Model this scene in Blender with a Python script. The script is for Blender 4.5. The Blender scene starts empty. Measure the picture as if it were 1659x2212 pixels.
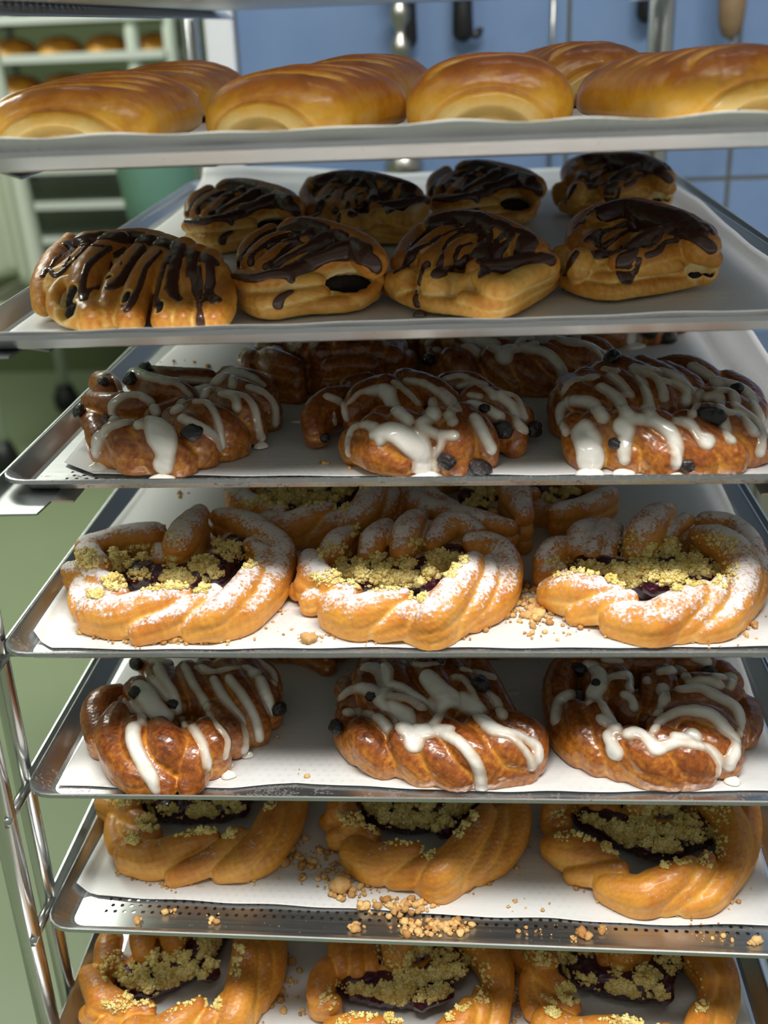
import bpy, bmesh, math, random
import numpy as np
from mathutils import Vector, Matrix
from mathutils.bvhtree import BVHTree

# ------------------------------------------------------------------ camera, world, lights, exposure
SC = bpy.context.scene
COL = SC.collection
EYE = 1.45                       # height of the camera above the floor
FPX = 2395.2                     # focal length in pixels for the 1659x2212 frame
FW = np.array([-0.07279981, 0.91312115, -0.40113582])
RT = np.array([0.99730296, 0.0628877, -0.03784098])
UP = np.array([0.00932689, 0.40280876, 0.91523664])
cd = bpy.data.cameras.new('camera')
cam = bpy.data.objects.new('camera', cd); COL.objects.link(cam)
m = Matrix(((RT[0], UP[0], -FW[0], 0), (RT[1], UP[1], -FW[1], 0), (RT[2], UP[2], -FW[2], EYE), (0, 0, 0, 1)))
cam.matrix_world = m
cd.sensor_fit = 'HORIZONTAL'; cd.sensor_width = 36.0; cd.lens = FPX / 1659 * 36.0
cd.clip_start = 0.02
cd.dof.use_dof = True; cd.dof.focus_distance = 0.84; cd.dof.aperture_fstop = cd.lens / 8.5   # 8.5 mm opening
cd.dof.aperture_blades = 0
SC.camera = cam

SC.view_settings.view_transform = 'Standard'; SC.view_settings.look = 'None'
SC.view_settings.gamma = 1.0; SC.view_settings.use_curve_mapping = False
SC.view_settings.exposure = 0.40

w = bpy.data.worlds.new('world'); SC.world = w; w.use_nodes = True
bg = w.node_tree.nodes['Background']
bg.inputs[0].default_value = (0.80, 0.84, 0.78, 1); bg.inputs[1].default_value = 0.225

def area(name, loc, target, sx, sy, power, color):
    l = bpy.data.lights.new(name, 'AREA'); l.shape = 'RECTANGLE'; l.size = sx; l.size_y = sy
    l.energy = power; l.color = color
    o = bpy.data.objects.new(name, l); COL.objects.link(o); o.location = loc
    d = Vector(target) - Vector(loc); o.rotation_euler = d.to_track_quat('-Z', 'Y').to_euler()
    return o
area('ceiling_or_fill_lamp', (0.25, 0.05, 2.75), (0.05, 0.68, 1.2), 1.3, 0.22, 39, (1.0, 0.975, 0.93))
area('ceiling_or_fill_lamp', (-1.1, 0.25, 2.7), (-0.1, 0.75, 1.2), 0.25, 1.2, 8, (0.95, 1.0, 0.93))
area('ceiling_or_fill_lamp', (-1.6, 2.6, 2.8), (-1.6, 2.6, 0.0), 1.4, 0.3, 45, (0.97, 1.0, 0.88))  # added fill that brightens the far rack and left background
area('ceiling_or_fill_lamp', (0.5, 1.45, 2.8), (0.4, 2.0, 1.2), 1.2, 0.2, 9, (0.85, 0.93, 1.0))  # added fill that lights the blue tiled wall separately

# ------------------------------------------------------------------ tray layout (x centre, y front, yaw, z of rim)
PITCH_Z = 0.11219
TR = {0: (-0.0397, 0.6611, 0.0, 0.0365), 1: (-0.0397, 0.6601, 0.0082, -0.0589), 2: (-0.0390, 0.6824, 0.0207, -0.1721),
      3: (-0.0403, 0.7026, -0.0102, -0.2828), 4: (-0.0402, 0.6567, 0.0021, -0.3940), 5: (-0.0374, 0.6433, -0.0015, -0.5066),
      6: (-0.0360, 0.6219, -0.0248, -0.6206), 7: (-0.0447, 0.5606, 0.0038, -0.7324)}
TW, TD, RH, RW = 0.58, 0.78, 0.0120, 0.016      # tray width, depth, rim height, rim run
BASE = -0.0112                                   # top of the paper below the rim

def ray(px, py):
    return FW + RT * (px - 829.5) / FPX + UP * (1106 - py) / FPX
def at(tray, px, py, h=0.0):
    """the point seen at a pixel at height h (metres) above the paper on a tray; z relative to the paper"""
    z = TR[tray][3] + BASE
    d = ray(px, py); t = (z + h) / d[2]
    return np.array([d[0] * t, d[1] * t, h])
def local(tray, a, b, h=0.0):
    """tray coordinates (across, depth) to world x, y, height above paper"""
    X, Y, yw, z = TR[tray]; c, s = math.cos(yw), math.sin(yw)
    return np.array([X + a * c - b * s, Y + a * s + b * c, h])

# ------------------------------------------------------------------ object helpers
def tag(o, label=None, cat=None, group=None, kind=None):
    if label: o['label'] = label
    if cat: o['category'] = cat
    if group: o['group'] = group
    if kind: o['kind'] = kind
    return o
def empty(name, loc, rz=0):
    o = bpy.data.objects.new(name, None); COL.objects.link(o); o.location = loc; o.rotation_euler = (0, 0, rz)
    o.empty_display_size = 0.02
    return o
def link(name, me, mat, parent=None, loc=None, smooth=True):
    o = bpy.data.objects.new(name, me); COL.objects.link(o)
    if mat: me.materials.append(mat)
    if parent: o.parent = parent
    if loc is not None: o.location = loc
    if smooth and len(me.polygons): me.polygons.foreach_set('use_smooth', np.ones(len(me.polygons), bool))
    return o
def mesh(name, v, f):
    me = bpy.data.meshes.new(name); me.from_pydata([tuple(p) for p in v], [], [tuple(p) for p in f]); me.update()
    return me
def fastmesh(name, v, f):
    """v (n,3), f (m,k) arrays with constant k"""
    me = bpy.data.meshes.new(name); f = np.asarray(f, np.int32); k = f.shape[1]
    me.vertices.add(len(v)); me.vertices.foreach_set('co', np.asarray(v, np.float32).ravel())
    me.loops.add(f.size); me.loops.foreach_set('vertex_index', f.ravel())
    me.polygons.add(len(f)); me.polygons.foreach_set('loop_start', np.arange(0, f.size, k, dtype=np.int32))
    me.update(calc_edges=True); me.validate()
    return me
def setattr_f(me, name, vals):
    a = me.attributes.new(name, 'FLOAT', 'POINT'); a.data.foreach_set('value', np.asarray(vals, np.float32))
def box(bm, x0, x1, y0, y1, z0, z1):
    vs = [bm.verts.new(p) for p in ((x0,y0,z0),(x1,y0,z0),(x1,y1,z0),(x0,y1,z0),(x0,y0,z1),(x1,y0,z1),(x1,y1,z1),(x0,y1,z1))]
    for q in ((3,2,1,0),(4,5,6,7),(0,1,5,4),(1,2,6,5),(2,3,7,6),(3,0,4,7)): bm.faces.new([vs[i] for i in q])
def bmobj(name, bm, mat, parent=None, loc=None, smooth=False, bevel=0):
    if bevel: bmesh.ops.bevel(bm, geom=bm.edges[:], offset=bevel, segments=2, affect='EDGES')
    me = bpy.data.meshes.new(name); bm.to_mesh(me); bm.free()
    return link(name, me, mat, parent, loc, smooth)
def tube(pts, rad, seg=14, closed_ends=True):
    """swept tube; returns vertex and quad/tri lists"""
    P = np.array(pts, float); n = len(P); R = np.broadcast_to(np.asarray(rad, float), (n,))
    T = np.gradient(P, axis=0); T /= np.linalg.norm(T, axis=1)[:, None] + 1e-12
    ref = np.array([0, 0, 1.0]) if abs(T[0][2]) < .9 else np.array([1.0, 0, 0])
    N = np.cross(T[0], ref); N /= np.linalg.norm(N); V = []; F = []
    for i in range(n):
        N = N - T[i] * (N @ T[i]); N /= np.linalg.norm(N) + 1e-12
        B = np.cross(T[i], N)
        for k in range(seg):
            a = 2 * math.pi * k / seg
            V.append(P[i] + R[i] * (math.cos(a) * N + math.sin(a) * B))
    for i in range(n - 1):
        for k in range(seg):
            F.append((i*seg+k, i*seg+(k+1) % seg, (i+1)*seg+(k+1) % seg, (i+1)*seg+k))
    if closed_ends:
        F.append(tuple(range(seg))[::-1]); F.append(tuple((n-1)*seg+k for k in range(seg)))
    return V, F
def tubeobj(name, pts, rad, mat, parent=None, seg=16):
    v, f = tube(pts, rad, seg); return link(name, mesh(name, v, f), mat, parent)
def spline(P, n):
    """Catmull-Rom through rows of P, n samples"""
    P = np.array(P, float)
    if len(P) == 1: return P
    if len(P) == 2:
        t = np.linspace(0, 1, n)[:, None]; return P[0] * (1 - t) + P[1] * t
    Q = np.vstack([2*P[0]-P[1], P, 2*P[-1]-P[-2]]); out = []
    for u in np.linspace(0, len(P) - 1 - 1e-9, n):
        i = int(u); t = u - i; a, b, c, d = Q[i:i+4]
        out.append(.5*((2*b)+(-a+c)*t+(2*a-5*b+4*c-d)*t*t+(-a+3*b-3*c+d)*t**3))
    return np.array(out)

# ------------------------------------------------------------------ materials
def mat(name):
    m = bpy.data.materials.new(name); m.use_nodes = True; nt = m.node_tree
    return m, nt, nt.nodes['Principled BSDF']
def node(nt, typ, **kw):
    n = nt.nodes.new(typ)
    for k, v in kw.items():
        if k.startswith('i_'): n.inputs[int(k[2:]) if k[2:].isdigit() else k[2:]].default_value = v
        else: setattr(n, k, v)
    return n
def noise(nt, scale, detail=4, rough=.55, coord=None, dist=0):
    n = node(nt, 'ShaderNodeTexNoise'); n.inputs['Scale'].default_value = scale; n.inputs['Detail'].default_value = detail
    n.inputs['Roughness'].default_value = rough; n.inputs['Distortion'].default_value = dist
    if coord: nt.links.new(coord, n.inputs['Vector'])
    return n
def ramp(nt, fac, stops, interp='LINEAR'):
    r = node(nt, 'ShaderNodeValToRGB'); r.color_ramp.interpolation = interp; cr = r.color_ramp
    while len(cr.elements) > 1: cr.elements.remove(cr.elements[-1])
    cr.elements[0].position = stops[0][0]; cr.elements[0].color = (*stops[0][1], 1)
    for p, c in stops[1:]:
        e = cr.elements.new(p); e.color = (*c, 1)
    nt.links.new(fac, r.inputs[0]); return r
def mth(nt, op, a, b=None, c=None, clamp=False):
    n = node(nt, 'ShaderNodeMath', operation=op); n.use_clamp = clamp
    for i, x in enumerate((a, b, c)):
        if x is None: continue
        if isinstance(x, (int, float)): n.inputs[i].default_value = x
        else: nt.links.new(x, n.inputs[i])
    return n.outputs[0]
def mix(nt, fac, a, b):
    n = node(nt, 'ShaderNodeMix', data_type='RGBA')
    for i, x in ((0, fac), (6, a), (7, b)):
        if isinstance(x, (int, float)): n.inputs[i].default_value = x
        elif isinstance(x, tuple): n.inputs[i].default_value = (*x, 1)
        else: nt.links.new(x, n.inputs[i])
    return n.outputs[2]
def bump(nt, bs, height, strength, dist=.001, prev=None):
    b = node(nt, 'ShaderNodeBump'); b.inputs['Strength'].default_value = strength; b.inputs['Distance'].default_value = dist
    nt.links.new(height, b.inputs['Height'])
    if prev: nt.links.new(prev, b.inputs['Normal'])
    nt.links.new(b.outputs[0], bs.inputs['Normal']); return b.outputs[0]
def objco(nt): return node(nt, 'ShaderNodeTexCoord').outputs['Object']

def dough_mat(name, pale, gold, brown, dark, rough=.42, coat=.25, sugar=0.0, streak=0.3, tshift=0.0):
    m, nt, bs = mat(name); co = objco(nt)
    at_ = node(nt, 'ShaderNodeAttribute', attribute_name='tone')
    n1 = noise(nt, 38, 5, .6, co); n2 = noise(nt, 240, 4, .6, co)
    t = mth(nt, 'ADD', at_.outputs['Fac'], tshift)
    t = mth(nt, 'ADD', t, mth(nt, 'MULTIPLY', mth(nt, 'SUBTRACT', n1.outputs[0], .5), .75))
    t = mth(nt, 'ADD', t, mth(nt, 'MULTIPLY', mth(nt, 'SUBTRACT', n2.outputs[0], .5), streak))
    r = ramp(nt, t, ((0.05, pale), (0.33, gold), (0.66, brown), (1.0, dark)))
    c = r.outputs[0]
    if sugar:
        sa = node(nt, 'ShaderNodeAttribute', attribute_name='sugar')
        n3 = noise(nt, 420, 6, .7, co); n4 = noise(nt, 70, 3, .6, co)
        s = mth(nt, 'ADD', mth(nt, 'MULTIPLY', sa.outputs['Fac'], sugar), mth(nt, 'MULTIPLY', mth(nt, 'SUBTRACT', n3.outputs[0], .5), 2.2))
        s = mth(nt, 'ADD', s, mth(nt, 'MULTIPLY', mth(nt, 'SUBTRACT', n4.outputs[0], .5), 1.3))
        s = mth(nt, 'MULTIPLY', mth(nt, 'SUBTRACT', s, .42), 3.0, clamp=True)
        c = mix(nt, mth(nt, 'MULTIPLY', s, .88), c, (.86, .85, .86))
        rr = mth(nt, 'ADD', mth(nt, 'MULTIPLY', s, .5), rough); nt.links.new(rr, bs.inputs['Roughness'])
        nt.links.new(mth(nt, 'MULTIPLY', mth(nt, 'SUBTRACT', 1.0, s), coat), bs.inputs['Coat Weight'])
        h = mth(nt, 'ADD', mth(nt, 'MULTIPLY', s, n3.outputs[0]), mth(nt, 'MULTIPLY', n2.outputs[0], .3))
        bump(nt, bs, h, .6, .0008)
    else:
        bs.inputs['Roughness'].default_value = rough; bs.inputs['Coat Weight'].default_value = coat
        bump(nt, bs, mth(nt, 'ADD', n2.outputs[0], mth(nt, 'MULTIPLY', n1.outputs[0], .8)), .35, .0009)
    bs.inputs['Coat Roughness'].default_value = .18
    nt.links.new(c, bs.inputs['Base Color'])
    bs.inputs['Subsurface Weight'].default_value = .12; bs.inputs['Subsurface Radius'].default_value = (.006, .003, .001)
    bs.inputs['Subsurface Scale'].default_value = .5
    return m
def plain(name, col, rough=.5, metal=0, coat=0, bumps=None, var=0):
    m, nt, bs = mat(name)
    bs.inputs['Base Color'].default_value = (*col, 1); bs.inputs['Roughness'].default_value = rough
    bs.inputs['Metallic'].default_value = metal; bs.inputs['Coat Weight'].default_value = coat
    if bumps or var:
        n = noise(nt, (bumps or (60, 0, 0))[0], 5, .6, objco(nt))
        if bumps: bump(nt, bs, n.outputs[0], bumps[1], bumps[2])
        if var: nt.links.new(mix(nt, n.outputs[0], tuple(max(0, c*(1-var)) for c in col), tuple(min(1, c*(1+var)) for c in col)), bs.inputs['Base Color'])
    return m

M = {}
M['bun'] = dough_mat('egg washed golden crust', (.92, .66, .24), (.88, .45, .035), (.50, .150, .008), (.17, .034, .004), .34, .35, streak=.12)
M['choco_dough'] = dough_mat('soft yellow dough', (.90, .72, .34), (.82, .45, .085), (.56, .20, .018), (.24, .07, .01), .45, .2, streak=.15)
M['glazed_dough'] = dough_mat('glazed orange brown dough', (.82, .52, .14), (.62, .25, .026), (.32, .085, .010), (.085, .018, .004), .33, .5, streak=.75, tshift=.07)
M['sugared_dough'] = dough_mat('sugared golden dough', (.86, .60, .22), (.78, .37, .055), (.55, .18, .02), (.26, .07, .01), .48, .1, sugar=.80, streak=.22)
M['plain_dough'] = dough_mat('golden dough', (.86, .60, .20), (.80, .38, .05), (.56, .19, .02), (.28, .08, .01), .46, .15, sugar=.22, streak=.22)
def icing_mat():
    m, nt, bs = mat('white sugar icing'); co = objco(nt)
    th = node(nt, 'ShaderNodeAttribute', attribute_name='thick')
    n = noise(nt, 90, 3, .5, co)
    f = mth(nt, 'ADD', th.outputs['Fac'], mth(nt, 'MULTIPLY', mth(nt, 'SUBTRACT', n.outputs[0], .5), .5), clamp=True)
    r = ramp(nt, f, ((0, (.46, .31, .20)), (.45, (.66, .57, .47)), (1, (.86, .83, .76))))
    nt.links.new(r.outputs[0], bs.inputs['Base Color'])
    bs.inputs['Roughness'].default_value = .22; bs.inputs['Coat Weight'].default_value = .5; bs.inputs['Coat Roughness'].default_value = .08
    bs.inputs['Subsurface Weight'].default_value = .3; bs.inputs['Subsurface Radius'].default_value = (.004, .003, .002); bs.inputs['Subsurface Scale'].default_value = .6
    return m
M['icing'] = icing_mat()
M['chocolate'] = plain('dark chocolate glaze', (.062, .022, .014), .27, 0, .3, (120, .15, .0006))
M['choc_fill'] = plain('dark chocolate filling', (.012, .006, .004), .75, 0, 0, (420, 1.0, .002), .4)
M['raisin'] = plain('wrinkled raisin', (.013, .007, .007), .25, 0, .5, (260, 1.0, .0025), .5)
M['berry'] = plain('dark berry filling', (.055, .006, .022), .22, 0, .5, (160, .8, .002), .6)
M['savoury'] = plain('crumbly bun filling', (.55, .40, .16), .7, 0, 0, (300, 1.0, .002), .5)
def crumb_mat(name, a, b):
    m, nt, bs = mat(name)
    t = node(nt, 'ShaderNodeAttribute', attribute_name='tone'); n = noise(nt, 500, 3, .6, objco(nt))
    f = mth(nt, 'ADD', t.outputs['Fac'], mth(nt, 'MULTIPLY', mth(nt, 'SUBTRACT', n.outputs[0], .5), .5), clamp=True)
    nt.links.new(ramp(nt, f, ((0, a), (1, b))).outputs[0], bs.inputs['Base Color'])
    bs.inputs['Roughness'].default_value = .7; bump(nt, bs, n.outputs[0], .6, .0008)
    return m
M['crumble'] = crumb_mat('yellow butter crumble', (.66, .46, .09), (.97, .85, .38))
M['crumble_baked'] = crumb_mat('baked brown crumbs', (.40, .18, .045), (.75, .50, .20))
def metal_mat(name, col, rough, dirt=0.0, brushed=True, scale=1.0):
    m, nt, bs = mat(name); co = objco(nt)
    mp = node(nt, 'ShaderNodeMapping'); mp.inputs['Scale'].default_value = (2, 120, 120) if brushed else (30, 30, 30)
    nt.links.new(co, mp.inputs['Vector'])
    n = noise(nt, 6 * scale, 5, .6, mp.outputs[0]); n2 = noise(nt, 9, 4, .6, co)
    bs.inputs['Metallic'].default_value = 1.0
    rr = mth(nt, 'ADD', mth(nt, 'MULTIPLY', n.outputs[0], .22), rough - .1); nt.links.new(rr, bs.inputs['Roughness'])
    c = mix(nt, n2.outputs[0], tuple(x * .82 for x in col), col)
    if dirt:
        d = noise(nt, 70, 6, .75, co); dd = noise(nt, 420, 4, .7, co)
        f = mth(nt, 'MULTIPLY', mth(nt, 'SUBTRACT', mth(nt, 'ADD', mth(nt, 'MULTIPLY', d.outputs[0], .6), mth(nt, 'MULTIPLY', dd.outputs[0], .6)), .74 - dirt * .1), 12, clamp=True)
        if dirt > .5:      # burnt-on crumbs gather along the front edge
            sp = node(nt, 'ShaderNodeSeparateXYZ'); nt.links.new(co, sp.inputs[0]); f = mth(nt, 'MULTIPLY', f, mth(nt, 'LESS_THAN', mth(nt, 'ABSOLUTE', mth(nt, 'ADD', sp.outputs[1], -.01)), .03))
        c = mix(nt, mth(nt, 'MULTIPLY', f, .85), c, (.10, .045, .015))
        nt.links.new(mth(nt, 'SUBTRACT', 1.0, mth(nt, 'MULTIPLY', f, .8)), bs.inputs['Metallic'])
    nt.links.new(c, bs.inputs['Base Color']); bump(nt, bs, n.outputs[0], .12, .0003)
    return m
M['chrome'] = metal_mat('steel tube', (.62, .63, .62), .22, 0, False)
M['rail'] = metal_mat('galvanised rail', (.55, .58, .57), .34, .25, False)
def tray_mat(name, dirt):
    """aluminium sheet; punched 3 mm holes in the flat bottom (object x, y), 7 mm apart"""
    m = metal_mat(name, (.64, .65, .66), .32, dirt); nt = m.node_tree; bs = nt.nodes['Principled BSDF']; co = objco(nt)
    sep = node(nt, 'ShaderNodeSeparateXYZ'); nt.links.new(co, sep.inputs[0])
    def dots(ox, oy, px=.0075, py=.013):
        fx = mth(nt, 'SUBTRACT', mth(nt, 'MODULO', mth(nt, 'ADD', sep.outputs[0], 1.0 * px * 200 + ox), px), px / 2)
        fy = mth(nt, 'SUBTRACT', mth(nt, 'MODULO', mth(nt, 'ADD', sep.outputs[1], 1.0 * py * 200 + oy), py), py / 2)
        return mth(nt, 'SQRT', mth(nt, 'ADD', mth(nt, 'MULTIPLY', fx, fx), mth(nt, 'MULTIPLY', fy, fy)))
    d = mth(nt, 'MINIMUM', dots(0, 0), dots(.00375, .0065))
    hole = mth(nt, 'LESS_THAN', d, .00155)
    inside = mth(nt, 'LESS_THAN', mth(nt, 'ABSOLUTE', sep.outputs[0]), TW / 2 - RW - .022)
    iy = mth(nt, 'MULTIPLY', mth(nt, 'GREATER_THAN', sep.outputs[1], RW + .012), mth(nt, 'LESS_THAN', sep.outputs[1], TD - RW - .012))
    hole = mth(nt, 'MULTIPLY', hole, mth(nt, 'MULTIPLY', inside, iy))
    tr = node(nt, 'ShaderNodeBsdfTransparent'); mx = node(nt, 'ShaderNodeMixShader')
    nt.links.new(hole, mx.inputs[0]); nt.links.new(bs.outputs[0], mx.inputs[1]); nt.links.new(tr.outputs[0], mx.inputs[2])
    nt.links.new(mx.outputs[0], nt.nodes['Material Output'].inputs[0])
    return m
M['tray'] = tray_mat('brushed aluminium tray', .15)
M['tray_dirty'] = tray_mat('stained aluminium tray', 1.0)
def paper_mat(name, dust=0.0):
    m, nt, bs = mat(name); co = objco(nt)
    n = noise(nt, 5, 4, .6, co); n2 = noise(nt, 260, 3, .6, co)
    mp = node(nt, 'ShaderNodeMapping'); mp.inputs['Scale'].default_value = (10, 60, 10); nt.links.new(co, mp.inputs['Vector'])
    n3 = noise(nt, 2.2, 4, .6, mp.outputs[0])
    c = mix(nt, n.outputs[0], (.60, .60, .585), (.76, .76, .75))
    c = mix(nt, mth(nt, 'MULTIPLY', n2.outputs[0], .25), c, (.55, .55, .53))
    # brown grease spots
    s = noise(nt, 26, 3, .5, co); f = mth(nt, 'MULTIPLY', mth(nt, 'SUBTRACT', s.outputs[0], .73), 14, clamp=True)
    c = mix(nt, mth(nt, 'MULTIPLY', f, .5), c, (.42, .28, .12))
    # embossed dots of the punched tray underneath
    sep = node(nt, 'ShaderNodeSeparateXYZ'); nt.links.new(co, sep.inputs[0])
    def dots(ox, oy, px=.0075, py=.013):
        fx = mth(nt, 'SUBTRACT', mth(nt, 'MODULO', mth(nt, 'ADD', sep.outputs[0], px * 200 + ox), px), px / 2)
        fy = mth(nt, 'SUBTRACT', mth(nt, 'MODULO', mth(nt, 'ADD', sep.outputs[1], py * 200 + oy), py), py / 2)
        return mth(nt, 'SQRT', mth(nt, 'ADD', mth(nt, 'MULTIPLY', fx, fx), mth(nt, 'MULTIPLY', fy, fy)))
    d = mth(nt, 'LESS_THAN', mth(nt, 'MINIMUM', dots(0, 0), dots(.00375, .0065)), .0016)
    big = noise(nt, 11, 2, .5, co)
    vis = mth(nt, 'MULTIPLY', mth(nt, 'SUBTRACT', big.outputs[0], .46), 6, clamp=True)
    dv = mth(nt, 'MULTIPLY', d, vis)
    c = mix(nt, mth(nt, 'MULTIPLY', dv, .22), c, (.40, .41, .40))
    if dust:
        n5 = noise(nt, 700, 5, .8, co); n6 = noise(nt, 14, 3, .6, co)
        f = mth(nt, 'MULTIPLY', mth(nt, 'SUBTRACT', mth(nt, 'ADD', n5.outputs[0], mth(nt, 'MULTIPLY', n6.outputs[0], .5)), .86), 8, clamp=True)
        c = mix(nt, f, c, (.93, .93, .93))
    nt.links.new(c, bs.inputs['Base Color']); bs.inputs['Roughness'].default_value = .55
    b1 = bump(nt, bs, n3.outputs[0], .35, .0012); bump(nt, bs, dv, .25, .0005, b1)
    return m
M['paper'] = paper_mat('baking paper'); M['paper_dust'] = paper_mat('baking paper dusted with sugar', 1)

# ------------------------------------------------------------------ the room
def wall_mat():
    m, nt, bs = mat('blue glazed wall tiles'); co = objco(nt)
    br = node(nt, 'ShaderNodeTexBrick'); br.offset = 0; br.inputs['Scale'].default_value = 1
    br.inputs['Brick Width'].default_value = .274; br.inputs['Row Height'].default_value = .3165
    br.inputs['Mortar Size'].default_value = .004; br.inputs['Mortar Smooth'].default_value = .2
    mp = node(nt, 'ShaderNodeMapping'); mp.inputs['Rotation'].default_value = (-math.pi / 2, 0, 0)
    mp.inputs['Location'].default_value = (-.176, -1.1915, 0)
    nt.links.new(co, mp.inputs['Vector']); nt.links.new(mp.outputs[0], br.inputs['Vector'])
    n = noise(nt, 7, 4, .6, co); n2 = noise(nt, 2.4, 3, .6, co)
    c = mix(nt, n.outputs[0], (.10, .17, .32), (.19, .27, .41)); c = mix(nt, mth(nt, 'MULTIPLY', n2.outputs[0], .5), c, (.13, .20, .33))
    nt.links.new(mix(nt, br.outputs['Fac'], c, (.085, .085, .075)), bs.inputs['Base Color'])
    bs.inputs['Roughness'].default_value = .22; bump(nt, bs, mth(nt, 'MULTIPLY', br.outputs['Fac'], -1.0), .6, .002)
    return m
def floor_mat():
    m, nt, bs = mat('green painted floor'); co = objco(nt)
    n = noise(nt, 1.5, 4, .6, co); s = noise(nt, 38, 2, .4, co)
    c = mix(nt, n.outputs[0], (.215, .270, .150), (.27, .325, .20))
    f = mth(nt, 'MULTIPLY', mth(nt, 'SUBTRACT', s.outputs[0], .72), 16, clamp=True)
    nt.links.new(mix(nt, mth(nt, 'MULTIPLY', f, .7), c, (.07, .09, .04)), bs.inputs['Base Color']); bs.inputs['Roughness'].default_value = .42
    return m
bm = bmesh.new(); box(bm, -4.5, 3.0, -1.5, 6.0, -.05, 0); tag(bmobj('floor', bm, floor_mat()), kind='structure')
bm = bmesh.new(); box(bm, -.371, 3.0, 1.98, 2.10, 0, 3.0); tag(bmobj('wall_back', bm, wall_mat()), kind='structure')
bm = bmesh.new(); box(bm, -.418, -.3725, 1.955, 2.10, 0, 3.0)
tag(bmobj('trim_1', bm, plain('white corner profile', (.72, .74, .76), .4), bevel=.004), kind='structure')
bm = bmesh.new(); box(bm, -4.5, 3.0, 5.0, 5.1, 0, 3.0); tag(bmobj('wall_far', bm, plain('olive wall paint', (.10, .13, .055), .6)), kind='structure')
bm = bmesh.new(); box(bm, -4.6, -4.5, -1.5, 5.1, 0, 3.0); tag(bmobj('wall_left', bm, plain('pale green wall paint', (.33, .40, .27), .6)), kind='structure')

def wx(px, py, Y):
    """point on the plane y = Y seen at a pixel (used once to size wall things)"""
    d = ray(px, py); t = Y / d[1]; return d[0] * t, d[2] * t + EYE
def lathe(name, prof, matl, parent=None, loc=(0, 0, 0), seg=24, axis='z'):
    v = []; f = []
    for r, z in prof:
        for k in range(seg):
            a = 2 * math.pi * k / seg; v.append((r * math.cos(a), r * math.sin(a), z))
    for i in range(len(prof) - 1):
        for k in range(seg): f.append((i*seg+k, i*seg+(k+1) % seg, (i+1)*seg+(k+1) % seg, (i+1)*seg+k))
    f.append(tuple(range(seg))[::-1]); f.append(tuple((len(prof)-1)*seg+k for k in range(seg)))
    return link(name, mesh(name, v, f), matl, parent, loc)
M['black_plastic'] = plain('black plastic', (.006, .006, .007), .45)
M['wood'] = plain('worn wood', (.20, .13, .065), .6, 0, 0, (40, .4, .001), .35)
M['steel'] = plain('worn steel', (.50, .48, .42), .3, 1.0, 0, (60, .3, .001), .4)
# tools hanging on the tiled wall
def hung_tool(px, wpx, ybot, label, group, hook=False):
    X, Z = wx(px, ybot, 1.955); r = wpx / 1285 / 2; root = empty('kitchen_tool', (X, 1.950, Z))
    tag(root, label, 'kitchen tool', group)
    prof = [(.002, 0), (r * .7, .004), (r, .014), (r * .92, .05), (r * .85, .10), (r * .95, .13), (r * .7, .138)]
    lathe('handle', prof, M['black_plastic'], root)
    if hook: tubeobj('hook', spline([(r * .3, 0, .03), (r * .9, 0, .012), (r * 1.5, 0, .012), (r * 1.6, 0, .022)], 10), .006, M['black_plastic'], root, 10)
    bm = bmesh.new(); box(bm, -r * .8, r * .8, -.001, .001, .138, .33); bmobj('blade', bm, M['steel'], root)
    return root
hung_tool(880, 44, 108, 'long black tool handle hanging on the blue tiles beside the beaded metal tool', None)
hung_tool(1000, 44, 92, 'black tool handle with a small hooked tip hanging on the blue tiles', None, True)
hung_tool(1396, 46, 52, 'short black tool handle hanging just left of the rear steel rack post', None)
X, Z = wx(868, 190, 1.93); root = empty('metal_tool', (X, 1.93, Z - .11)); tag(root, 'shiny beaded metal tool hanging on the blue wall left of the black handles', 'kitchen tool')
prof = [(.004, .03)]
for k in range(7):
    z0 = .05 + k * .05; prof += [(.009, z0), (.016, z0 + .012), (.017, z0 + .026), (.009, z0 + .040)]
lathe('shaft', prof, M['steel'], root)
lathe('bowl', [(.002, -.030), (.030, -.026), (.034, -.010), (.022, .012), (.008, .032)], M['steel'], root)
X, Z = wx(1576, 86, 1.90); root = empty('wooden_handled_brush', (X, 1.90, Z)); tag(root, 'brown wooden tool handle with a thin steel rod hanging at the top right', 'kitchen tool')
lathe('handle', [(.003, 0), (.012, .006), (.019, .022), (.021, .05), (.020, .12), (.012, .15)], M['wood'], root)
tubeobj('rod', [(.004, 0, .01), (.006, 0, -.14)], .0032, M['steel'], root, 8)
X, Z = wx(1187, 350, 1.96); o = tubeobj('metal_skewer', [(X, 1.965, Z - .03), (X + .002, 1.965, Z + .36)], .003, M['steel']); tag(o, 'thin metal rod hanging vertically on the blue tiles behind the chocolate pastries', 'rod')

# steel worktop against the wall on the right
root = empty('worktop_unit', (.95, 1.75, 0)); tag(root, 'grey steel worktop unit with drawers at the right behind the rack', 'worktop')
bm = bmesh.new(); box(bm, -.56, .9, -.30, .225, .885, .925); bmobj('worktop', bm, M['rail'], root, bevel=.004)
bm = bmesh.new(); box(bm, -.55, .9, -.27, .225, .08, .884); bmobj('body', bm, plain('grey cabinet front', (.20, .20, .165), .4), root)
for k in range(2):
    for j in range(3):
        bm = bmesh.new(); box(bm, -.54 + k * .5, -.06 + k * .5, -.285, -.271, .86 - j * .25 - .22, .86 - j * .25); d = bmobj('drawer', bm, plain('grey drawer', (.22, .22, .18), .35), root, bevel=.003)
        bm = bmesh.new(); box(bm, -.40 + k * .5, -.20 + k * .5, -.305, -.286, .86 - j * .25 - .05, .86 - j * .25 - .035); bmobj('drawer_handle', bm, M['chrome'], d)

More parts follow.
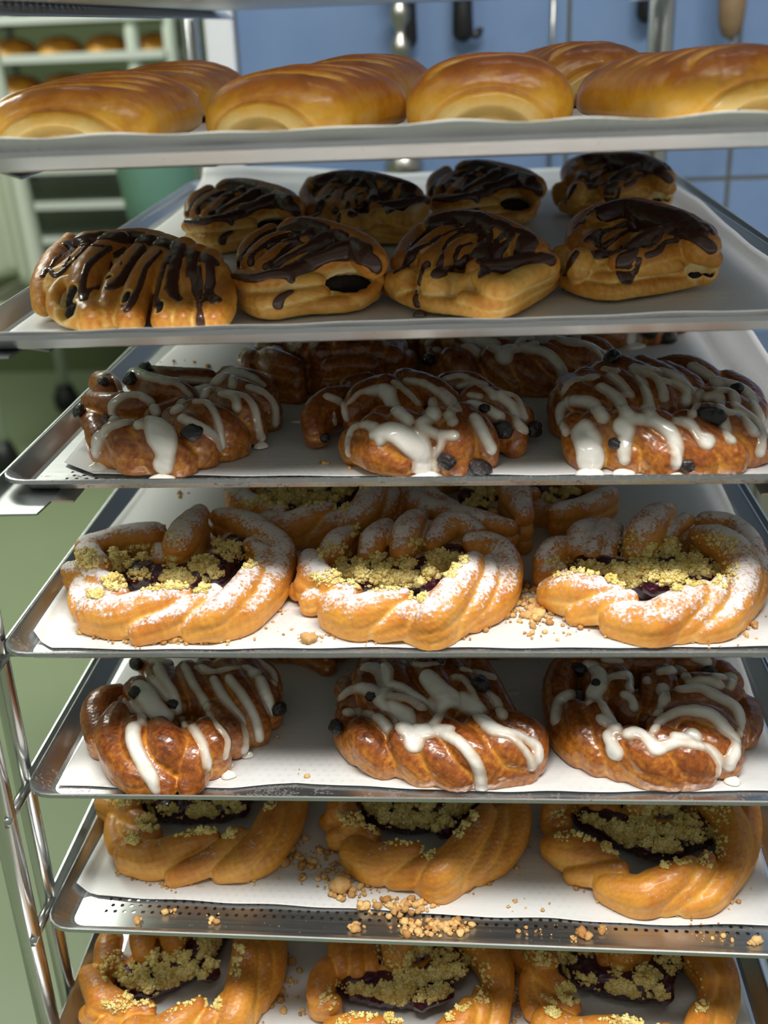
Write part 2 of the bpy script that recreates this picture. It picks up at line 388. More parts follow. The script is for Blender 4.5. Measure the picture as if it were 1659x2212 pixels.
# ------------------------------------------------------------------ second rack and clutter far behind on the left
far = empty('bakery_rack', (-1.28, 3.7, 0)); tag(far, 'pale second bakery rack with tray rails, out of focus far behind on the left', 'rack', None)
pale = plain('pale rack paint', (.60, .66, .58), .45)
for x in (-.40, .26, .38):
    for y in (0, .7):
        tubeobj('post', [(x, y, .12), (x, y, 1.62), (x, y, 1.66)], .022, pale, far)
for k in range(-3, 9):
    z = EYE - .045 - .112 * k - .02
    for x0, x1 in ((-.44, -.40), (.36, .40)):
        bm = bmesh.new(); box(bm, x0, x1, -.012, .72, z - .004, z); bmobj('rail', bm, pale, far)
for x in (-.40, .38):
    for y in (0, .7): lathe('caster', [(.004, .005), (.05, .02), (.055, .06), (.03, .12)], M['black_plastic'], far, (x, y, 0))
M['far_bread'] = dough_mat('far golden bread', (.90, .62, .12), (.90, .55, .05), (.62, .26, .02), (.3, .1, .01), .4, .3)
far_bread = None
def pale_tray(k, name='baking_tray'):
    z = EYE - .045 - .112 * k
    bm = bmesh.new(); box(bm, -.42, .36, -.03, .70, z - .019, z - .017); box(bm, -.42, .36, -.034, -.030, z - .019, z + .006)
    box(bm, -.42, .36, .70, .704, z - .019, z + .006); box(bm, -.424, -.42, -.034, .704, z - .019, z + .006); box(bm, .36, .364, -.034, .704, z - .019, z + .006)
    o = bmobj('baking_tray', bm, plain('far tray', (.62, .66, .62), .35, .3)); o.location = (-1.28, 3.7, 0); return o
for k in (-1, 0, 1, 3, 4, 5):
    o = pale_tray(k)
    tag(o, {-1: 'empty blurred tray at the very top of the pale far rack', 0: 'blurred tray of yellow loaves high in the far rack', 1: 'blurred tray of yellow loaves one level lower in the far rack',
            3: 'empty blurred tray in the far rack, upper of three below the loaves', 4: 'empty blurred tray in the far rack, middle of three below the loaves', 5: 'empty blurred tray in the far rack, lowest of three below the loaves'}[k], 'baking tray', 'trays in the far rack')
def lump(n=3, seed=0, amp=.15, sc=(1, 1, 1), freq=2.0):
    r_ = np.random.RandomState(seed); bm = bmesh.new(); bmesh.ops.create_icosphere(bm, subdivisions=n, radius=1)
    v = np.array([p.co[:] for p in bm.verts]); f = [[q.index for q in g.verts] for g in bm.faces]; bm.free()
    d = np.zeros(len(v))
    for k in range(7):
        w_ = r_.randn(3) * freq * (1 + k * .4); d += np.sin(v @ w_ + r_.rand() * 6) / (1 + k * .5)
    v = v * (1 + amp * d[:, None] / 2) * np.array(sc); return v, np.array(f)
for lev in (0, 1):
    for j in range(5):
        if far_bread is None:
            v, f = lump(3, 5, .06, (.074, .13, .050)); v[:, 2] = np.maximum(v[:, 2], -.020)
            me = fastmesh('loaf', v, f); far_bread = link('loaf', me, M['far_bread']); setattr_f(me, 'tone', .35 + .4 * (v[:, 2] > .01)); o = far_bread
        else: o = far_bread.copy(); COL.objects.link(o)
        o.location = (-1.28 - .34 + j * .158, 3.85, EYE - .045 - .112 * lev + .004)
        tag(o, ['blurred yellow loaf on the upper loaf tray of the far rack, ', 'blurred yellow loaf on the lower loaf tray of the far rack, '][lev] + ['first', 'second', 'third', 'fourth', 'last'][j] + ' from the left', 'loaf', 'loaves in the far rack')
# teal bucket on a stool behind the rear left post
st = empty('stool', (-.62, 2.42, 0)); tag(st, 'dark metal stool carrying the teal bucket behind the left rear post', 'stool')
dk = plain('dark metal', (.03, .035, .03), .4, .6)
lathe('seat', [(.15, 0), (.155, .01), (.155, .025), (.15, .03)], dk, st, (0, 0, 1.02))
for x, y in ((-.1, -.1), (.1, -.1), (-.1, .1), (.1, .1)): tubeobj('leg', [(x * .9, y * .9, 1.02), (x * 1.3, y * 1.3, 0)], .012, dk, st)
bk = empty('bucket', (-.62, 2.42, 1.051)); tag(bk, 'blurred teal plastic bucket behind the left rear rack post', 'bucket')
tl = plain('teal plastic', (.26, .52, .44), .4)
lathe('body', [(.085, 0), (.095, .004), (.118, .20), (.124, .205), (.124, .215), (.110, .215), (.088, .02), (.01, .015)], tl, bk)
tubeobj('handle', spline([(-.122, 0, .2), (-.10, -.05, .26), (0, -.07, .30), (.10, -.05, .26), (.122, 0, .2)], 20), .003, dk, bk, 8)
# white plastic-covered cloth hanging at the far left
X, Z = wx(20, 560, 2.3); v = []; f = []; nu, nv = 40, 40
for i in range(nu):
    for j in range(nv):
        u = i / (nu - 1); t = j / (nv - 1)
        v.append((X - .20 + .235 * u + .05 * u * t, 2.3 + .03 * math.sin(u * 17 + t * 2) * (.4 + t) + .02 * math.sin(u * 31), Z + .95 - .97 * t - .05 * u * u))
for i in range(nu - 1):
    for j in range(nv - 1): f.append((i*nv+j, (i+1)*nv+j, (i+1)*nv+j+1, i*nv+j+1))
o = link('apron', mesh('apron', v, f), plain('pale cotton cloth', (.58, .63, .50), .8)); sm = o.modifiers.new('thickness', 'SOLIDIFY'); sm.thickness = .004
tag(o, 'pale blurred cloth hanging at the left edge behind the rack', 'cloth')
# white tubs low in the far rack
for j, x in enumerate((-1.62, -1.40, -1.18)):
    t = empty('storage_tub', (x, 3.75, EYE - .045 - .112 * 8 - .02)); tag(t, 'pale blurred storage tub low in the far rack, ' + ('left', 'middle', 'right')[j] + ' of the three', 'tub', 'tubs in the far rack')
    c = plain('cream plastic', (.62, .60, .48), .5)
    bm = bmesh.new(); box(bm, -.095, .095, -.03, .4, 0, .10); bmobj('body', bm, c, t, bevel=.01)
    bm = bmesh.new(); box(bm, -.1, .1, -.035, .405, .101, .115); bmobj('lid', bm, c, t, bevel=.004)

# ------------------------------------------------------------------ the rack in front
rack = empty('bakery_rack', (-.04, 1.07, 0)); tag(rack, 'steel tube rack trolley holding the seven trays of pastries in the foreground', 'rack')
def R_(p): return (p[0] + .04, p[1] - 1.07, p[2])
for (x, y, r) in ((-.340, 1.507, .0115), (.2465, 1.507, .0165)):
    tubeobj('rear_post', [R_((x, y, .14)), R_((x, y, 1.2)), R_((x, y, 1.95))], r, M['chrome'], rack, 28)
for sx in (-1, 1):
    xo = -.341 if sx < 0 else .264
    for y, r in ((.638, .0088), (.680, .0075)):
        tubeobj('front_post', [R_((xo, y, .14)), R_((xo, y, 1.2)), R_((xo, y, 1.95))], r, M['chrome'], rack, 24)
    for z in (.14, 1.95): tubeobj('side_bar', [R_((xo, .63, z)), R_((xo, 1.51, z))], .010, M['chrome'], rack)
for y in (1.507,):
    for z in (.14, 1.95): tubeobj('cross_bar', [R_((-.343, y, z)), R_((.25, y, z))], .010, M['chrome'], rack)
for x in (-.343, .25):
    for y in (.66, 1.48):
        c = lathe('caster', [(.004, .002), (.045, .012), (.05, .05), (.02, .10), (.012, .14)], M['black_plastic'], rack, R_((x, y, 0)))
def rail_mesh(z, sx):
    """angle rail: horizontal flange under the tray with a clipped front corner and a small lip turned down"""
    xo, xi = (-.3335, -.290) if sx < 0 else (.2565, .213); xl = xi + (.010 if sx < 0 else -.010); y0, y1 = .676, 1.49; t = .0016
    out = [(xo, y0), ((xo + xi) / 2 + (xi - xo) * .45, y0 + .001), (xi, y0 + .024), (xi, y1), (xo, y1)]
    bm = bmesh.new(); top = [bm.verts.new(R_((a, b, z))) for a, b in out]; bot = [bm.verts.new(R_((a, b, z - t))) for a, b in out]
    bm.faces.new(top if sx < 0 else top[::-1]); bm.faces.new(bot[::-1] if sx < 0 else bot)
    for i in range(5): j = (i + 1) % 5; bm.faces.new((top[i], bot[i], bot[j], top[j]))
    lip = [(xi, y0 + .024, z), (xi, y1, z), (xl, y1, z - .007), (xl, y0 + .040, z - .007)]
    a = [bm.verts.new(R_(p)) for p in lip]; b = [bm.verts.new(R_((p[0], p[1], p[2] - t))) for p in lip]
    bm.faces.new(a); bm.faces.new(b[::-1])
    for i in range(4): j = (i + 1) % 4; bm.faces.new((a[i], b[i], b[j], a[j]))
    # outer web up the posts
    box(bm, R_((xo, 0, 0))[0] - (.0016 if sx < 0 else 0), R_((xo, 0, 0))[0] + (0 if sx < 0 else .0016), y0 - 1.07, y1 - 1.07, z - t, z + .010)
    bmesh.ops.recalc_face_normals(bm, faces=bm.faces[:]); return bm
for k in range(0, 8):
    z = TR[k][3] - RH - .0014 + EYE
    for sx in (-1, 1):
        rl = bmobj('rail', rail_mesh(z, sx), M['rail'], rack)
        xo = -.3365 if sx < 0 else .2595
        tubeobj('weld_bracket', [R_((xo, .630, z - .003)), R_((xo, .69, z - .003))], .0042, M['chrome'], rl, 10)

# ------------------------------------------------------------------ trays
def rr_loop(x0, x1, y0, y1, r, z, n=5):
    pts = []
    for cx, cy, a0 in ((x1 - r, y0 + r, -90), (x1 - r, y1 - r, 0), (x0 + r, y1 - r, 90), (x0 + r, y0 + r, 180)):
        for k in range(n + 1):
            a = math.radians(a0 + 90 * k / n); pts.append((cx + r * math.cos(a), cy + r * math.sin(a), z))
    return pts
def tray_mesh():
    W2 = TW / 2; loops = []
    for ins, r, z in ((RW + .020, .010, -RH - .0002), (RW, .010, -RH), (RW - .003, .012, -RH + .0012), (.0028, .020, -.0012), (.0012, .020, 0), (0, .021, -.0004), (-.0002, .021, -.0032)):
        loops.append(rr_loop(-W2 + ins, W2 - ins, ins, TD - ins, r, z))
    n = len(loops[0]); v = [p for l in loops for p in l]; f = [tuple(range(n))]
    for i in range(len(loops) - 1):
        for k in range(n): f.append((i*n+k, (i+1)*n+k, (i+1)*n+(k+1) % n, i*n+(k+1) % n))
    me = mesh('baking_tray', v, [q for q in f]); return me
tray_me = tray_mesh()
TRAY_LABEL = {0: 'empty dark metal tray cut off at the very top of the photo', 1: 'perforated aluminium tray carrying the plain golden buns', 2: 'perforated aluminium tray carrying the chocolate drizzled pastries',
    3: 'aluminium tray with the upper row of white iced raisin pastries', 4: 'aluminium tray with the powder-sugared crumble pastries', 5: 'stained aluminium tray with the lower row of white iced pastries',
    6: 'aluminium tray with its punched front edge bare below the unsugared crumble pastries', 7: 'lowest aluminium tray, cut off at the bottom of the photo'}
trays = {}
for k in range(8):
    X, Y, yw, z = TR[k]
    me = tray_me.copy(); o = link('baking_tray', me, M['tray_dirty'] if k in (3, 4, 5) else M['tray'], None, (X, Y, z + EYE), smooth=False); o.rotation_euler.z = yw
    s = o.modifiers.new('sheet', 'SOLIDIFY'); s.thickness = .0011; s.offset = 1 if False else -1
    tag(o, TRAY_LABEL[k], 'baking tray', 'trays in the rack'); trays[k] = o

# ------------------------------------------------------------------ baking paper
def tray_xy(tray, px, py, h=0):
    p = at(tray, px, py, h); X, Y, yw, z = TR[tray]; c, s = math.cos(yw), math.sin(yw); dx, dy = p[0] - X, p[1] - Y
    return dx * c + dy * s, -dx * s + dy * c
def paper(tray, front, left, right, back, lip=None, seed=0, matl='paper', label='', curl=0, wave=.0007, clip=0):
    r_ = np.random.RandomState(seed); X, Y, yw, z = TR[tray]
    nx, ny = 150, 120; xs = np.linspace(left, right, nx); fx = np.array([p[0] for p in front]); fy = np.array([p[1] for p in front])
    yf = np.interp(xs, fx, fy) + .0006 * np.sin(xs * 90 + seed)
    V = np.zeros((nx, ny, 3)); t = np.concatenate([np.linspace(0, .06, 30), np.linspace(.06, 1, ny - 29)[1:]])
    V[:, :, 0] = xs[:, None] + (.003 * np.sin(t * 9 + seed))[None, :] * (np.abs(xs)[:, None] > .2); V[:, :, 1] = yf[:, None] + (back - yf)[:, None] * t[None, :]
    if clip: # front left corner cut away
        d = np.clip(clip - (xs - left), 0, None); V[:, :, 1] += (d * .75)[:, None] * (1 - t)[None, :]
    x, y = V[:, :, 0], V[:, :, 1]; hz = np.zeros_like(x)
    for k in range(10):
        a, b = r_.randn(2) * (14 + 6 * k); hz += np.sin(a * x + b * y + r_.rand() * 6) / (1 + k * .5)
    hz = BASE + .0004 + wave * .4 * (hz + 1.5).clip(0)
    climb = np.maximum.reduce([np.abs(x) - (TW / 2 - RW - .002), (RW + .002) - y, y - (TD - RW - .002)]).clip(0, None)
    hz += climb * (RH - .0006) / RW
    hz = np.where(climb > 0, hz + .0011 * (climb > 0.001), hz)
    over = np.maximum(np.abs(x) - TW / 2, -y).clip(0, None); hz = hz + over * .5
    if lip: hz += lip * ((.011 - y) / .012).clip(0, 1) ** 1.3 * (1 + .18 * np.sin(x * 31 + 1) + .12 * np.sin(x * 73))
    if curl: hz += curl * (np.clip((y - .60) / .18, 0, 1) ** 2) * np.clip((-x - .02) / .2, 0, 1)
    V[:, :, 2] = hz; V = V.reshape(-1, 3); i = np.arange(nx - 1)[:, None] * ny + np.arange(ny - 1)[None, :]
    F = np.stack([i, i + ny, i + ny + 1, i + 1], -1).reshape(-1, 4)
    o = link('baking_paper', fastmesh('baking_paper', V, F), M[matl], None, (X, Y, z + EYE)); o.rotation_euler.z = yw
    s = o.modifiers.new('thickness', 'SOLIDIFY'); s.thickness = .00018; s.offset = 1
    return tag(o, label, 'baking paper', 'sheets of baking paper')
def front(tray, pts, h=0): return sorted(tray_xy(tray, a, b, h) for a, b in pts)
paper(1, [(-.3, -.0008), (.3, -.0008)], -.285, .287, .752, lip=.0032, seed=1, label='baking paper turned up along the front edge under the golden buns')
paper(2, [(-.3, .002), (.3, .002)], -.270, .283, .775, seed=2, curl=.018, wave=.0010, label='baking paper under the chocolate drizzled pastries with spots of chocolate')
paper(3, front(3, [(60, 1026), (350, 1029), (830, 1031), (1250, 1028), (1659, 1026)]), -.262, .300, .77, seed=3, wave=.001, clip=.03, label='baking paper with a clipped front left corner under the upper iced pastries')
paper(4, front(4, [(40, 1396), (110, 1401), (200, 1403), (400, 1404), (830, 1400), (1250, 1402), (1659, 1399)]), -.276, .2745, .77, seed=4, matl='paper_dust', clip=.018, label='baking paper dusted with powdered sugar and crumbs')
paper(5, front(5, [(85, 1696), (300, 1704), (500, 1703), (640, 1693), (830, 1704), (1000, 1712), (1250, 1714), (1659, 1710)]), -.270, .272, .77, seed=5, wave=.001, label='baking paper with a yellow stain at its left corner under the lower iced pastries')
paper(6, front(6, [(110, 1917), (153, 1919), (214, 1937), (300, 1943), (500, 1953), (830, 1967), (980, 1980), (1200, 1985), (1400, 2000), (1659, 2002)]), -.280, .27, .77, seed=6, wave=.0014, label='baking paper with brown crumbs, ending short of the bare punched tray edge')
paper(7, [(-.3, .004), (.3, .004)], -.262, .268, .77, seed=7, wave=.0012, label='baking paper on the lowest tray at the bottom of the photo')

# ------------------------------------------------------------------ pastry engine
def smooth_pos(P, E, its, lam=.5):
    n = len(P); deg = np.bincount(E.ravel(), minlength=n).astype(float)[:, None]; deg[deg == 0] = 1
    for _ in range(its):
        S = np.zeros_like(P)
        for ax in range(P.shape[1]):
            S[:, ax] = np.bincount(E[:, 0], P[E[:, 1], ax], n) + np.bincount(E[:, 1], P[E[:, 0], ax], n)
        P = P + lam * (S / deg - P)
    return P
def remesh(V, F, voxel, its=3):
    me = bpy.data.meshes.new('tmp'); me.from_pydata([tuple(p) for p in V], [], F); me.update()
    o = bpy.data.objects.new('tmp', me); COL.objects.link(o)
    md = o.modifiers.new('r', 'REMESH'); md.mode = 'VOXEL'; md.voxel_size = voxel; md.adaptivity = 0
    dg = bpy.context.evaluated_depsgraph_get(); em = bpy.data.meshes.new_from_object(o.evaluated_get(dg))
    P = np.zeros(len(em.vertices) * 3, np.float32); em.vertices.foreach_get('co', P); P = P.reshape(-1, 3).astype(float)
    E = np.zeros(len(em.edges) * 2, np.int32); em.edges.foreach_get('vertices', E); E = E.reshape(-1, 2)
    Fq = np.zeros(len(em.loops), np.int32); em.loops.foreach_get('vertex_index', Fq); Fq = Fq.reshape(-1, 4)
    bpy.data.objects.remove(o); bpy.data.meshes.remove(me); bpy.data.meshes.remove(em)
    return smooth_pos(P, E, its), E, Fq
def vnormals(P, F):
    n = np.cross(P[F[:, 2]] - P[F[:, 0]], P[F[:, 3]] - P[F[:, 1]]); N = np.zeros_like(P)
    for c in range(4):
        for ax in range(3): N[:, ax] += np.bincount(F[:, c], n[:, ax], len(P))
    return N / (np.linalg.norm(N, axis=1)[:, None] + 1e-12)
def fnoise(P, freq, seed, oct_=5):
    r_ = np.random.RandomState(seed); d = np.zeros(len(P))
    for k in range(oct_ * 3):
        w_ = r_.randn(3) * freq * (1.35 ** k); d += np.sin(P @ w_ + r_.rand() * 6.3) * (.82 ** k)
    return d / 3

class Pastry:
    """strands, icing strokes and so on are written in the pixels of an enlarged detail: origin ox, oy and scale s"""
    def __init__(self, tray, ox, oy, s, seed=0): self.t, self.ox, self.oy, self.s, self.seed = tray, ox, oy, s, seed
    def P(self, x, y, h=0): return at(self.t, self.ox + x / self.s, self.oy + y / self.s, h / 1000)
    def build(self, strands, voxel=.0009, r_default=12, prop=.55, its=3, wob=.0006, squash=None):
        V = []; F = []; ctr = []; self.axes = []
        def add(pts, rad):
            v, f = tube(pts, rad, 16); off = len(V); V.extend(v); F.extend([tuple(i + off for i in q) for q in f])
            for end, r in ((pts[0], rad[0]), (pts[-1], rad[-1])):
                sv, sf = ICO2; off = len(V); V.extend(list(np.asarray(end) + sv * r * .985)); F.extend([tuple(i + off for i in q) for q in sf])
        for st in strands:
            r = r_default; rows = []
            for p in st:
                if isinstance(p, (int, float)): r = p; continue
                if len(p) == 4: r = p[3]
                q = self.P(*p[:3]); rows.append([*q, r / 1000])
            if len(rows) == 1: rows.append([rows[0][0] + .001, rows[0][1], rows[0][2], rows[0][3]])
            R = spline(rows, max(6, 5 * len(rows))); pts, rad = R[:, :3], np.maximum(R[:, 3], .002)
            add(pts, rad); ctr.append(pts[:, :2]); self.axes.append((pts, rad))
            if prop and pts[:, 2].max() > .016:      # body below so that nothing hangs in the air
                lo = pts.copy(); lo[:, 2] = np.maximum(pts[:, 2] * prop, rad * .5); add(lo, rad * .96)
                if pts[:, 2].max() > .030: lo2 = pts.copy(); lo2[:, 2] = np.maximum(pts[:, 2] * .2, rad * .4); add(lo2, rad * .9)
        V = np.array(V); c = np.vstack(ctr); self.org = np.array([(c[:, 0].min() + c[:, 0].max()) / 2, (c[:, 1].min() + c[:, 1].max()) / 2, 0])
        V = V - self.org; P_, E, Fq = remesh(V, F, voxel, its); self.finish(P_, E, Fq, wob)
    def finish(self, P_, E, Fq, wob=.0006, tonebias=0):
        N = vnormals(P_, Fq)
        P_ = P_ + N * (wob * fnoise(P_, 60, self.seed))[:, None] + N * (wob * .35 * fnoise(P_, 300, self.seed + 9))[:, None]
        P_[:, 2] = np.maximum(P_[:, 2], .0001 + np.minimum(.0, P_[:, 2]) * 0); N = vnormals(P_, Fq)
        S = smooth_pos(P_, E, 14); S2 = smooth_pos(S, E, 40)
        cv = np.einsum('ij,ij->i', P_ - S, N) / .0007; cv2 = np.einsum('ij,ij->i', P_ - S2, N) / .0035
        self.tone = (.46 + .30 * np.tanh(cv) + .26 * np.tanh(cv2) + .12 * N[:, 2] + .16 * np.clip(P_[:, 2] / .045 - .5, -1, 1)).clip(0, 1)
        self.sugar = np.clip((N[:, 2] - .05) * 1.1, 0, 1) * np.clip(.35 + P_[:, 2] / .03, 0, 1)
        self.V, self.E, self.F, self.N = P_, E, Fq, N
        self.bvh = BVHTree.FromPolygons(P_.tolist(), Fq.tolist())
        self.camo = Vector((-self.org[0], -self.org[1], -(TR[self.t][3] + BASE)))
    def flap_tone(self, hmin=.027):
        """draped strips bake brown along their crown, the dough between them stays pale"""
        best = np.full(len(self.V), 1e9); kind = np.zeros(len(self.V)); u = np.zeros(len(self.V))
        for pts, rad in self.axes:
            fl = pts[:, 2].max() > hmin and rad.max() < .0135; A = pts - self.org
            for i in range(0, len(self.V), 20000):
                D = np.linalg.norm(self.V[i:i+20000, None, :] - A[None], axis=2) - rad[None]; d = D.min(1); b = d < best[i:i+20000]
                best[i:i+20000][b] = d[b]; kind[i:i+20000][b] = fl
        k = smooth_pos(kind[:, None], self.E, 3)[:, 0]; z = np.clip((self.V[:, 2] - .010) / .022, 0, 1)
        self.tone = (self.tone * (1 - .5 * z) + .5 * z * (.04 + .60 * k) + .03 * k).clip(0, 1)
    def carve(self, paths):
        """opens holes in the dough; paths of (x, y, radius mm); returns filling blobs"""
        blobs = []
        for pa in paths:
            R = spline([list(q) for q in pa], 7) if len(pa) > 1 else np.array(pa, float); hs = [self.hit(a[0], a[1]) for a in R]
            D = np.zeros(len(self.V)); n = np.mean([h[1] for h in hs], 0); n /= np.linalg.norm(n); cm = np.zeros(len(self.V))
            for (x, y, r), h in zip(R, hs):
                d = np.linalg.norm(self.V - h[0], axis=1) / (r / 1000); D = np.maximum(D, np.clip(1.25 * (1 - d ** 3), 0, 1)); cm = np.maximum(cm, np.exp(-((d - 1.15) / .25) ** 2))
                blobs.append((h[0] - n * r / 1000 * .62, r / 1000 * .78))
            rr = np.max(R[:, 2]) / 1000; self.V = self.V - n * (D * rr * 1.25)[:, None] + n * (cm * rr * .12)[:, None]; self.tone = (self.tone - .35 * cm - .2 * D).clip(0, 1)
        self.V[:, 2] = self.V[:, 2].clip(.0001); self.V = smooth_pos(self.V, self.E, 1); self.N = vnormals(self.V, self.F)
        self.bvh = BVHTree.FromPolygons(self.V.tolist(), self.F.tolist()); return blobs
    def hit(self, x, y, miss=True):
        d = Vector(ray(self.ox + x / self.s, self.oy + y / self.s)).normalized(); h = self.bvh.ray_cast(self.camo, d)
        if h[0] is not None: return np.array(h[0]), np.array(h[1])
        if not miss: return None
        t = -self.camo.z / d.z; p = self.camo + d * t; return np.array([p.x, p.y, 0.0]), np.array([0, 0, 1.0])
    def coat(self, strokes, thick, step=4.0, cut=.0016, sm=2, flow=True, puddles=(), grow=0.0, wscale=.88):
        """coating that follows the dough under brush strokes given as lists of (x, y[, half width mm])"""
        C = []; W = []
        for st in strokes:
            w_ = 3.5; rows = []
            for p in st:
                if len(p) == 3: w_ = p[2]
                rows.append([p[0], p[1], w_])
            L = sum(math.hypot(rows[i+1][0]-rows[i][0], rows[i+1][1]-rows[i][1]) for i in range(len(rows)-1))
            R = spline(rows, max(2, int(L / step))) if len(rows) > 1 else np.array(rows, float)
            k = len(R)
            for i, (x, y, ww) in enumerate(R):
                hn = self.hit(x, y)
                if hn[0][2] < .0003 and not (0 < i < k): continue
                C.append(hn[0]); bulb = 1 + (.22 if (flow and i > k - 5 and k > 8) else 0); wig = 1 + .13 * math.sin(i * .55 + x) + .08 * math.sin(i * 1.3 + y)
                W.append(ww / 1000 * bulb * wig)
        C = np.array(C); W = np.array(W) * wscale; k_ = 1 / .0007; m_ = np.full(len(self.V), -1.0)
        lo, hi = C.min(0) - .02, C.max(0) + .02
        sel = np.where(((self.V > lo) & (self.V < hi)).all(1) & (self.N[:, 2] > -.55))[0]
        for i in range(0, len(sel), 4000):
            ix = sel[i:i+4000]; D = np.linalg.norm(self.V[ix][:, None, :] - C[None], axis=2); A = (W[None] - D)
            mx = A.max(1); m_[ix] = mx + np.log(np.exp((A - mx[:, None]) * k_).sum(1)) / k_ - .0010
        m_ = m_ + grow + .0004 * fnoise(self.V, 170, self.seed + 3)
        m_ = np.maximum(m_, -.004); m_ = smooth_pos(m_[:, None], self.E, sm)[:, 0]
        keep = m_ > -cut; fk = self.F[keep[self.F].any(1)]; used = np.unique(fk); idx = -np.ones(len(self.V), int); idx[used] = np.arange(len(used))
        mm = m_[used]; u = (mm / .0022).clip(0, 1); disp = np.where(mm > 0, thick * np.sqrt(1 - (1 - u) ** 2) + .06 * mm.clip(0, .006), mm * .9)
        Ns = smooth_pos(self.N, self.E, 6); Ns /= np.linalg.norm(Ns, axis=1)[:, None] + 1e-9
        V = self.V[used] + Ns[used] * disp[:, None]; F = idx[fk]
        # settle the top surface like a liquid
        me_e = np.vstack([F[:, [0, 1]], F[:, [1, 2]], F[:, [2, 3]], F[:, [3, 0]]]); Vs = smooth_pos(V, me_e, 3, .5); inn = (mm > .0008)
        V[inn] = Vs[inn]; th = (mm / .004).clip(0, 1)
        off = len(V); pv = []; pf = []
        for (x, y, r) in puddles:
            c, _ = self.hit(x, y); c = np.array([c[0], c[1], 0]); sv, sf = UVD
            q = sv * np.array([r, r * .8, min(.0042, r * .00035 * 1 + .0022) * 1000]) / 1000; q = q * (1 + .08 * np.sin(np.arctan2(sv[:, 1:2], sv[:, 0:1]) * 3 + x)) ; q[:, 2] = q[:, 2].clip(0) + .0001
            o2 = off + sum(len(a) for a in pv); pv.append(q + c); pf.append(np.array(sf) + o2); th = np.concatenate([th, np.ones(len(q)) * .95])
        if pv: V = np.vstack([V] + pv); F = np.vstack([F] + pf)
        return V, F, th
def _ico(n):
    bm = bmesh.new(); bmesh.ops.create_icosphere(bm, subdivisions=n, radius=1); v = np.array([p.co[:] for p in bm.verts]); f = [tuple(q.index for q in g.verts) for g in bm.faces]; bm.free(); return v, f
ICO2 = _ico(2); ICO1 = _ico(1)
def _uvd(seg=28, rings=8):
    v = []; f = []
    for i in range(rings + 1):
        a = math.pi / 2 * i / rings; rr = math.cos(a); z = math.sin(a)
        if i == rings: rr = .01
        for k in range(seg): v.append((rr * math.cos(2*math.pi*k/seg), rr * math.sin(2*math.pi*k/seg), z))
    for i in range(rings):
        for k in range(seg): f.append((i*seg+k, i*seg+(k+1) % seg, (i+1)*seg+(k+1) % seg, (i+1)*seg+k))
    return np.array(v), f
UVD = _uvd()
LUMPS = [lump(2, 40 + k, .42, (1, 1, .8), 2.6) for k in range(7)]
GRAINS = [lump(1, 60 + k, .35, (1, 1, .85), 2.2) for k in range(5)]
def scatter_mesh(items, rs, lumps=LUMPS):
    """items: (x, y, z, r, tone); returns one triangle mesh"""
    V = []; F = []; T = []; off = 0
    for (x, y, z, r, t) in items:
        v, f = lumps[rs.randint(len(lumps))]; a = rs.rand() * 6.28; c, s = math.cos(a), math.sin(a); tl = rs.randn() * .6
        R1 = np.array([[c, -s, 0], [s, c, 0], [0, 0, 1]]) @ np.array([[1, 0, 0], [0, math.cos(tl), -math.sin(tl)], [0, math.sin(tl), math.cos(tl)]])
        V.append((v * r) @ R1.T + np.array([x, y, z])); F.append(f + off); off += len(v); T.append(np.full(len(v), t))
    return np.vstack(V), np.vstack(F), np.concatenate(T)
def crumble(p, clusters, rs, filling_bvh=None):
    """clusters (x, y, rx, ry, n[, size mm]) in detail pixels dropped onto the pastry"""
    it = []; placed = []
    for cl in clusters:
        x, y, rx, ry, n = cl[:5]; sz = cl[5] if len(cl) > 5 else 2.6
        for _ in range(int(n * 2.7)):
            a = rs.rand() * 6.28; q = math.sqrt(rs.rand()); X_, Y_ = x + rx * q * math.cos(a), y + ry * q * math.sin(a)
            d = Vector(ray(p.ox + X_ / p.s, p.oy + Y_ / p.s)).normalized(); best = None
            for b in ((p.bvh, filling_bvh) if filling_bvh else (p.bvh,)):
                h = b.ray_cast(p.camo, d)
                if h[0] is not None and (best is None or h[3] < best[3]): best = h
            if best is None or best[1].z < .05: continue
            r = 1.2 * sz / 1000 * (.35 + 1.0 * rs.rand() ** 2.0) * (1.15 - .4 * q); c = np.array(best[0]); t = .35 + .5 * rs.rand() + .15 * rs.randn()
            c = c + np.array([0, 0, r * .35 + (1 - q) * sz / 1000 * .8 * rs.rand()]); it.append((*c, r, np.clip(t, 0, 1)))
            for _ in range(5):      # small grains stuck around the lump
                g = rs.randn(3); g /= np.linalg.norm(g); g[2] = abs(g[2]); rr = r * (.26 + .22 * rs.rand())
                it.append((*(c + g * r * .9), rr, np.clip(t + .12 * rs.randn(), 0, 1)))
    return scatter_mesh(it, rs, GRAINS) if it else None
def mesh_from(name, V, F, attrs=None):
    me = fastmesh(name, V, F)
    for k, v in (attrs or {}).items():
        if len(me.vertices) == len(v): setattr_f(me, k, v)
    return me
def raisin(parent, p, x, y, r, rs, name='raisin', long=1.0, sink=.25):
    c, n = p.hit(x, y); v, f = lump(4, rs.randint(999), .13, (1, 1, .74), 2.6)
    v = v + (v / np.linalg.norm(v, axis=1)[:, None]) * (.045 * fnoise(v, 6, rs.randint(999), 3))[:, None]
    v = v * np.array([r * long, r, r]) / 1000; o = link(name, fastmesh(name, v, f), M['raisin'], parent)
    q = Vector(n).to_track_quat('Z', 'Y'); o.rotation_euler = q.to_euler(); o.location = Vector(c) + Vector(n) * r / 1000 * (.72 - sink); return o

